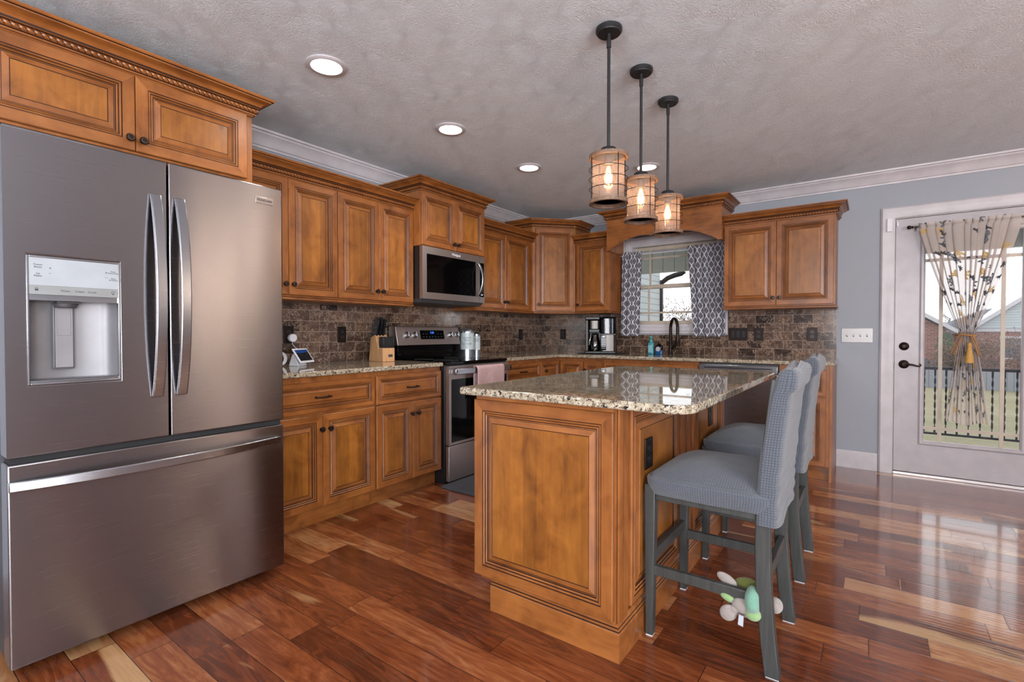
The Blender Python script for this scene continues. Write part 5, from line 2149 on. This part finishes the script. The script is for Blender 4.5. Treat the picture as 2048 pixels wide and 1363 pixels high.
ZL = H - .0003
can((1.064, -3.606, ZL), 'round recessed ceiling light nearest the camera, above the refrigerator end of the aisle')
can((1.038, -2.700, ZL), 'second recessed ceiling light from the camera, level with the first pendant')
can((1.031, -1.795, ZL), 'third recessed ceiling light from the camera, in front of the microwave')
can((1.787, -1.262, ZL), 'recessed ceiling light partly hidden behind the middle pendant rod')
# unseen fill spots added behind the camera, matching the ceiling cans without their fixtures
for (x, y) in ((3.3, -4.6), (5.2, -4.4), (3.3, -6.6), (5.2, -6.6), (1.1, -6.4)):
    light('ceiling_spot', 'SPOT', (x, y, ZL - .03), CAN_POWER, CAN_COLOR, (0, 0, 0), spot_size=R(150), spot_blend=.7, shadow_soft_size=.07)


def pendant(loc, label):
    t = thing('pendant_light', label, 'pendant light', loc, 0, 'three cage pendants over the island')
    m = MB()
    m.lathe([(.050, 0), (.0555, -.004), (.0555, -.018), (.050, -.023), (.049, -.026), (0, -.0265)], n=36)
    m.lathe([(.008, -.0266), (.008, -.05)], n=12)
    m.build('canopy', M['iron'], t, smooth=40)
    m = MB()
    m.cyl((0, 0, -.050), (0, 0, -.085), .0095, 14)
    m.cyl((0, 0, -.085), (0, 0, -.520), .0068, 14)
    m.build('rod', M['iron'], t)
    m = MB()
    m.lathe([(.010, -.505), (.031, -.512), (.034, -.516), (.034, -.541)], n=28)
    m.build('cap', M['iron'], t, smooth=40)
    z0, z1 = -.750, -.541
    R0 = .080
    MB().lathe([(R0 - .006, z1 - .001), (R0 - .006, z1 - .015), (R0 + .003, z1 - .015), (R0 + .003, z1 - .001), (R0 - .006, z1 - .001)], n=44).build('wood_band', M['lamp_wood'], t, smooth=40)
    MB().lathe([(R0 - .008, z0 + .016), (R0 - .008, z0), (R0 + .003, z0), (R0 + .003, z0 + .016), (R0 - .008, z0 + .016)], n=44).build('wood_band', M['lamp_wood'], t, smooth=40)
    m = MB()
    m.lathe([(.034, z1 - .0006), (R0 - .0065, z1 - .0006), (R0 - .0065, z1 - .003), (.034, z1 - .003)], n=32)
    m.build('top_disc', M['iron'], t)
    m = MB()
    for k in range(1, 4):
        z = z0 + .020 + (z1 - .018 - z0 - .020) * k / 4
        m.torus((0, 0, z), R0 + .002, .0016, 44, 6)
    for k in range(4):
        a = 2 * PI * k / 4 + .95
        m.cyl(((R0 + .001) * math.cos(a), (R0 + .001) * math.sin(a), z0 + .010), ((R0 + .001) * math.cos(a), (R0 + .001) * math.sin(a), z1 - .010), .0022, 8)
    m.build('wire_cage', M['bronze'], t, smooth=60)
    m = MB()
    n = 48
    m.grid(lambda u, v: (.0665 * math.cos(2 * PI * u), .0665 * math.sin(2 * PI * u), z0 + .004 + (z1 - .004 - z0 - .004) * v), n, 1, wrap=True)
    m.build('glass_shade', M['shade_glass'], t, smooth=60, fix=False)
    m = MB()
    m.lathe([(.019, z1 - .003), (.019, z1 - .036), (.016, z1 - .040)], n=20)
    sk = m.build('socket', M['iron'], t, smooth=40)
    zc = z1 - .040
    MB().lathe([(.013, zc), (.016, zc - .012), (.027, zc - .038), (.030, zc - .056), (.024, zc - .078), (.010, zc - .090), (0, zc - .092)], n=24).build('bulb', M['bulb_glass'], t, smooth=60)
    m = MB()
    for k in range(4):
        a = PI / 2 * k
        m.tube([(.005 * math.cos(a), .005 * math.sin(a), zc - .008), (.011 * math.cos(a), .011 * math.sin(a), zc - .040), (.006 * math.cos(a), .006 * math.sin(a), zc - .074)], .0016, n=6)
    m.build('filament', M['bulb'], t)
    light('bulb_light', 'POINT', (loc[0], loc[1], loc[2] + zc - .045), BULB_POWER, BULB_COLOR, shadow_soft_size=.02)
    return t


pendant((2.305, -3.070, H - .0003), 'cage pendant lamp nearest the camera, first of the row over the island')
pendant((2.293, -2.672, H - .0003), 'middle cage pendant lamp of the row over the island')
pendant((2.293, -2.274, H - .0003), 'farthest cage pendant lamp, nearest the sink window')

# ================================================================== STOOLS
def stool(name, label, loc):
    """local: x toward the room (back of the chair at +x), y across; origin on the floor under the seat centre"""
    t = thing(name, label, 'bar stool', loc, 0, 'slipcovered counter stools at the island')
    MW = M['char_wood']
    hw = .205

    def leg(sy, front):
        m = MB()
        if front:
            x0, x1 = -.222, -.182
            y0, y1 = (sy * hw - .020, sy * hw + .020)
            m.hexa([(x0 + .008 - .004, y0 + .004, 0), (x1 - .004 - .004, y0 + .004, 0), (x1 - .004 - .004, y1 - .004, 0), (x0 + .008 - .004, y1 - .004, 0)],
                   [(x0, y0, .566), (x1, y0, .566), (x1, y1, .566), (x0, y1, .566)])
        else:
            ys = sy * (hw - .008)
            pts = [(.208, ys, .0), (.190, ys, .16), (.178, ys, .34), (.178, ys, .52), (.190, ys, .70), (.222, ys, .98)]
            # smooth the polyline
            ex = []
            for i in range(len(pts) - 1):
                for k in range(4):
                    s = k / 4
                    p0, p1, p2, p3 = (Vector(pts[max(i - 1, 0)]), Vector(pts[i]), Vector(pts[i + 1]), Vector(pts[min(i + 2, len(pts) - 1)]))
                    ex.append(0.5 * ((2 * p1) + (p2 - p0) * s + (2 * p0 - 5 * p1 + 4 * p2 - p3) * s * s + (3 * p1 - p0 - 3 * p2 + p3) * s ** 3))
            ex.append(Vector(pts[-1]))
            b = len(m.v)
            for q in ex:
                for (dx, dy) in ((-.023, -.019), (.023, -.019), (.023, .019), (-.023, .019)):
                    m.v.append((q.x + dx, q.y + dy, q.z))
            L = len(ex)
            for i in range(L - 1):
                for j in range(4):
                    m.f.append((b + i * 4 + j, b + i * 4 + (j + 1) % 4, b + (i + 1) * 4 + (j + 1) % 4, b + (i + 1) * 4 + j))
                    m.m.append(0)
            m.f += [(b + 3, b + 2, b + 1, b), tuple(b + (L - 1) * 4 + j for j in range(4))]
            m.m += [0, 0]
        o = m.build('leg', MW, t, bevel=.003, smooth=30)
        # white felt pad under the foot
        xx = (-.216, -.192) if front else (.188, .228)
        yy = sy * hw if front else sy * (hw - .008)
        MB().box(xx[0], xx[1], yy - .015, yy + .015, .0004, .004).build('felt_pad', M['plastic_w'], o)
        o.location.z = .004
        return o

    for sy in (-1, 1):
        o = leg(sy, True)
        o2 = leg(sy, False)
        for c in (o, o2):
            for ch_ in c.children:
                ch_.location.z = -.004
    m = MB()
    for sy in (-1, 1):
        m.box(-.182, .156, sy * hw - .012, sy * hw + .010, .515, .560)
    m.box(-.214, -.192, -hw + .020, hw - .020, .515, .560)
    m.box(.160, .182, -hw + .03, hw - .03, .505, .560)
    m.build('apron', MW, t, bevel=.002)
    for sy in (-1, 1):
        m = MB().hexa([(-.188, sy * hw - .010, .232), (.166, sy * hw - .010, .232), (.166, sy * hw + .010, .232), (-.188, sy * hw + .010, .232)],
                      [(-.190, sy * hw - .010, .268), (.164, sy * hw - .010, .268), (.164, sy * hw + .010, .268), (-.190, sy * hw + .010, .268)])
        m.build('stretcher', MW, t, bevel=.002)
    MB().box(-.212, -.194, -hw + .018, hw - .018, .272, .312).build('stretcher', MW, t, bevel=.002)
    MB().box(.172, .194, -hw + .028, hw - .028, .300, .340).build('stretcher', MW, t, bevel=.002)

    # seat cushion under the stretch cover
    def seat_fn(u, v):
        # u around the rim, v from underside edge over to the middle of the top
        a = 2 * PI * u
        e = .26
        cx, sx = math.cos(a), math.sin(a)
        ex = math.copysign(abs(cx) ** e, cx)
        ey = math.copysign(abs(sx) ** e, sx)
        if v < .30:
            k = v / .30
            z = .540 + k * .054
            s = .950 + .052 * math.sin(k * PI * .55)
        else:
            k = (v - .30) / .70
            s = 1.0 * (1 - k) + .005
            z = .594 + .066 * (1 - (1 - k) ** 2.4)
        x, y = ex * .224 * s - .002, ey * .246 * s
        z += .003 * noise.noise(Vector((x * 14, y * 14, z * 20 + loc[1])))
        return (x, y, z)

    NS = 120
    arc = [0.0]
    for i in range(NS):
        p, q = Vector(seat_fn(i / NS, .2)), Vector(seat_fn((i + 1) / NS, .2))
        arc.append(arc[-1] + (q - p).length)

    def seat_uv(u, v):
        # the rim is unrolled along its length, the top is laid flat
        p = seat_fn(u, v)
        if v < .34:
            return (arc[round(u * NS)], v * .21)
        return (p[0] + .5, p[1] + .5)
    m = MB()
    m.grid(seat_fn, 120, 40, uv=seat_uv)
    m.build('seat', M['fabric'], t, smooth=180, fix=False)

    # backrest cover: rounded box, leaning back, wrinkled low at the rear, bunched ridge on top
    hb = .482

    def back_fn(u, v):
        a = 2 * PI * u
        cx, sx = math.cos(a), math.sin(a)
        ex = math.copysign(abs(cx) ** .32, cx)
        ey = math.copysign(abs(sx) ** .22, sx)
        z = .500 + v * (1.022 - .500)
        k = (z - .50) / .52
        lean = .188 + .052 * k * k + .002 * k
        th = .034 + .004 * math.sin(k * 3) - .006 * k
        wd = .226 + .006 * math.cos(k * 5)
        if v > .93:
            q = (v - .93) / .07
            th *= math.sqrt(max(0, 1 - q * q * .96))
            wd *= (1 - .05 * q * q)
        x = lean + ex * th
        y = ey * wd
        # wrinkles
        if ex > 0:
            x += .004 * noise.noise(Vector((y * 5, z * 16, 3 + loc[1]))) + (.006 * noise.noise(Vector((y * 4, z * 48, 9))) if z < .66 else .002 * noise.noise(Vector((y * 3, z * 40, 5))))
        q = max(0, min(1, (z - .935) / .018))
        x += .013 * q * q * (3 - 2 * q) * (1 if ex > 0 else .25)
        if v > .9:
            z += .022 * (v - .9) / .1 * math.exp(-((y - .03) / .055) ** 2) + .006 * noise.noise(Vector((y * 16, x * 10, loc[1])))
        if v < .05:
            z += .008 * math.sin(y * 20 + 1)
        return (x, y, z)

    arc2 = [0.0]
    for i in range(NS):
        p, q = Vector(back_fn(i / NS, .5)), Vector(back_fn((i + 1) / NS, .5))
        arc2.append(arc2[-1] + math.hypot(q.x - p.x, q.y - p.y))

    def back_uv(u, v):
        return (arc2[round(u * NS)], v * .53)
    m = MB()
    m.grid(back_fn, 120, 70, uv=back_uv)
    # closing strip on top
    top = [back_fn(i / 120, 1.0) for i in range(120)]
    cx_ = sum(p[0] for p in top) / 120
    b = len(m.v)
    m.add([*top, (cx_, 0, sum(p[2] for p in top) / 120 + .004)], [(i, (i + 1) % 120, 120) for i in range(120)], 0, [(i / 120 * 1.06, .52) for i in range(120)] + [(0, .56)])
    m.build('backrest', M['fabric'], t, smooth=180, fix=False)
    return t


stool('counter_stool', 'blue-grey slipcovered counter stool nearest the camera, with a plush toy on its rung', (2.766, -3.035, 0))
stool('counter_stool', 'blue-grey slipcovered counter stool farther along, partly behind the nearer stool', (2.764, -2.258, 0))

# ================================================================== PLUSH TOY
px = thing('plush_toy', 'green and grey plush turtle toy hanging on the lower rung of the nearest stool', 'plush toy', (2.895, -3.21, .15), world=True)
SY = -3.24


def pl(name, mat, shapes, e=1.0):
    m = MB()
    for (c, r, rot) in shapes:
        m.ball(c, r, 18, 12, rot=Matrix.Rotation(R(rot), 3, 'Y') if not isinstance(rot, tuple) else (Matrix.Rotation(R(rot[0]), 3, 'Y') @ Matrix.Rotation(R(rot[1]), 3, 'Z')), e=e)
    return m.build(name, mat, px, smooth=180)


pl('shell', M['plush_olive'], [((2.888, SY + .058, .222), (.062, .026, .062), 0)])
pl('belly', M['plush_grey'], [((2.878, SY + .026, .205), (.050, .014, .045), 0)])
m = MB()
pts = [(2.912, SY + .026, .256), (2.912, SY + .006, .268), (2.913, SY - .014, .260), (2.914, SY - .022, .238), (2.916, SY - .020, .216)]
m.tube(pts, [.012, .018, .021, .0225, .021], n=16)
m.build('arm', M['plush_aqua'], px, smooth=180)
pl('arm_tip', M['plush_green'], [((2.918, SY - .019, .203), (.0245, .021, .021), 0)])
pl('body', M['plush_grey'], [((2.886, SY - .012, .216), (.036, .018, .024), 8)])
pl('flipper', M['plush_grey'], [((2.825, SY + .030, .272), (.036, .010, .018), 24)])
pl('flipper', M['plush_grey'], [((2.840, SY - .014, .180), (.026, .010, .030), 40), ((2.860, SY - .013, .200), (.022, .011, .014), -42)])
pl('leg', M['plush_green'], [((2.838, SY - .008, .228), (.026, .010, .012), 14)])
pl('head', M['plush_grey'], [((2.972, SY + .074, .208), (.022, .026, .025), 0), ((2.935, SY + .065, .205), (.03, .022, .022), 0)])
m = MB().hexa([(2.874, SY - .0325, .160), (2.890, SY - .0325, .157), (2.890, SY - .031, .157), (2.874, SY - .031, .160)],
              [(2.876, SY - .0285, .192), (2.891, SY - .0285, .190), (2.891, SY - .027, .190), (2.876, SY - .027, .192)])
m.build('care_tag', M['paper'], px)

# ================================================================== CURTAINS
def drape(name, label, x0, x1, b0, b1, zt, zb, y, folds, amp, mat, fabric_w, head=.030, seed=0, cat='curtain'):
    """gathered panel: top from x0..x1, hem from b0..b1"""
    rr_ = random.Random(seed)
    ph = [rr_.uniform(0, 6) for _ in range(4)]

    def fn(u, v):
        xa = x0 + (x1 - x0) * u
        xb = b0 + (b1 - b0) * u
        k = v
        x = xa * (1 - k) + xb * k
        z = zt + (zb - zt) * v
        w = math.sin(u * folds * 2 * PI + ph[0] + .5 * math.sin(v * 2 + ph[1])) + .45 * math.sin(u * folds * 4.7 + ph[2] + v * 1.3)
        if v * (zt - zb) < head:
            w *= .5
        yy = y + amp * w * (.75 + .4 * v)
        x += amp * .35 * math.cos(u * folds * 2 * PI + ph[0])
        z += .006 * math.sin(u * 37 + ph[3]) * (1 if v < .02 else .3)
        return (x, yy, z)
    m = MB()
    m.grid(fn, 110, 60, uv=lambda u, v: (u * fabric_w, v * (zt - zb)))
    o = m.build(name, mat, smooth=180, fix=False, solid=.0012)
    tag(o, label, cat)
    return o


drape('window_curtain', 'left grey trellis-pattern cafe curtain at the sink window', 1.070, 1.291, 1.050, 1.268, 1.982, 1.100, -.078, 4.6, .012, M['lattice'], .46, seed=2)
drape('window_curtain', 'right grey trellis-pattern cafe curtain at the sink window', 1.757, 2.100, 1.822, 2.108, 1.986, 1.098, -.078, 5.2, .012, M['lattice'], .58, seed=5)
cr = MB().cyl((WX0 - .085, -.050, 1.955), (WX1 + .085, -.050, 1.955), .0045, 10)
for x in (WX0 - .085, WX1 + .085):
    cr.cyl((x, -.050, 1.955), (x, -.0215, 1.955), .0045, 8)
tag(cr.build('curtain_rod', M['plastic_w']), 'white curtain rod across the sink window', 'curtain rod')

# door curtain: gathered at the top, tied in the middle, flaring to the hem
RZ = 1.963
rod = thing('curtain_rod', 'dark curtain rod with a ball finial across the top of the glazed door', 'curtain rod', (3.80, -.045, RZ), world=True)
MB().cyl((3.478, -.045, RZ), (4.14, -.045, RZ), .0055, 12).build('rod', M['bronze_hi'], rod)
m = MB()
m.lathe([(.006, 0), (.010, .004), (.006, .008), (.013, .018), (.015, .026), (.011, .036), (0, .040)], n=16, mat=Matrix.Translation((3.482, -.045, RZ)) @ Matrix.Rotation(R(-90), 4, 'Y'))
m.build('finial', M['bronze'], rod, smooth=50)
m = MB()
for x in (3.500, 4.125):
    m.tube([(x, -.0065, RZ - .008), (x, -.030, RZ - .012), (x, -.045, RZ - .006)], .004, n=8)
    m.box(x - .006, x + .006, -.0065, .0055, RZ - .026, RZ + .014)
m.build('bracket', M['bronze_hi'], rod)

TX, TZ, BZ = 3.800, 1.118, .455


def fl(u, v):
    s = 2 * u - 1
    if v < .56:
        k = v / .56
        z = 1.984 + (TZ - 1.984) * k
        half = .285 * (1 - k ** 1.15) + .036 * k
        cx = 3.793 + (TX - 3.793) * k
        amp = .012 * (1 - k) + .020 * k
    else:
        k = (v - .56) / .44
        z = TZ + (BZ - TZ) * k
        half = .036 + .094 * k ** .8
        cx = TX + .008 * k
        amp = .020 - .015 * k
    ph = u * 12 * 2 * PI + 2.0 * math.sin(u * 9) + .9 * math.sin(u * 23)
    # S-shaped pleats: the cloth doubles back on itself
    x = cx + s * half + half * (.066 * max(0.25, 1 - max(0, v - .5) * 4) if v > .03 else .02) * math.sin(ph + .9)
    w = math.sin(ph) + .35 * math.sin(u * 29 + v * 2)
    y = -.066 + amp * w * (.9 if v > .03 else .35) - .010 * math.exp(-((v - .56) / .1) ** 2)
    if v > .97:
        z += .012 * math.sin(u * 9 + .5)
    if v < .02:
        z += .004 * math.sin(u * 90)
    return (x, y if v > .10 else min(y, -.058), z)


m = MB()
m.grid(fl, 240, 90, uv=lambda u, v: (u * 1.0, v * 1.53))
tag(m.build('door_curtain', M['floral'], smooth=180, fix=False), 'sheer white curtain with dark leaf print tied in the middle on the glazed door', 'curtain')
tb = thing('curtain_tieback', 'gold cord tie-back with tassel round the door curtain', 'tie-back', (TX, -.06, TZ - .2), world=True)
m = MB()
pts = []
for k in range(25):
    a = 2 * PI * k / 24
    pts.append((TX + .050 * math.cos(a), -.062 + .046 * math.sin(a), TZ + .004 * math.sin(a * 2)))
m.tube(pts, .005, n=8, caps=False)
m.tube([(TX - .042, -.095, TZ), (TX - .066, -.10, TZ - .05), (TX - .082, -.10, TZ - .13), (TX - .074, -.10, TZ - .150), (TX - .058, -.10, TZ - .10), (TX - .03, -.106, TZ - .02)], .0032, n=6)
m.tube([(TX + .026, -.105, TZ), (TX + .050, -.104, TZ - .06), (TX + .072, -.10, TZ - .150), (TX + .062, -.10, TZ - .158), (TX + .040, -.10, TZ - .07), (TX + .020, -.108, TZ - .01)], .0032, n=6)
m.build('cord', M['gold'], tb, smooth=60)
m = MB()
m.lathe([(.005, 0), (.013, -.012), (.014, -.026), (.010, -.034), (.012, -.040), (.022, -.10), (.027, -.150), (0, -.150)], c=(TX + .010, -.118, TZ - .055), n=24)
m.build('tassel', M['tassel'], tb, smooth=60)
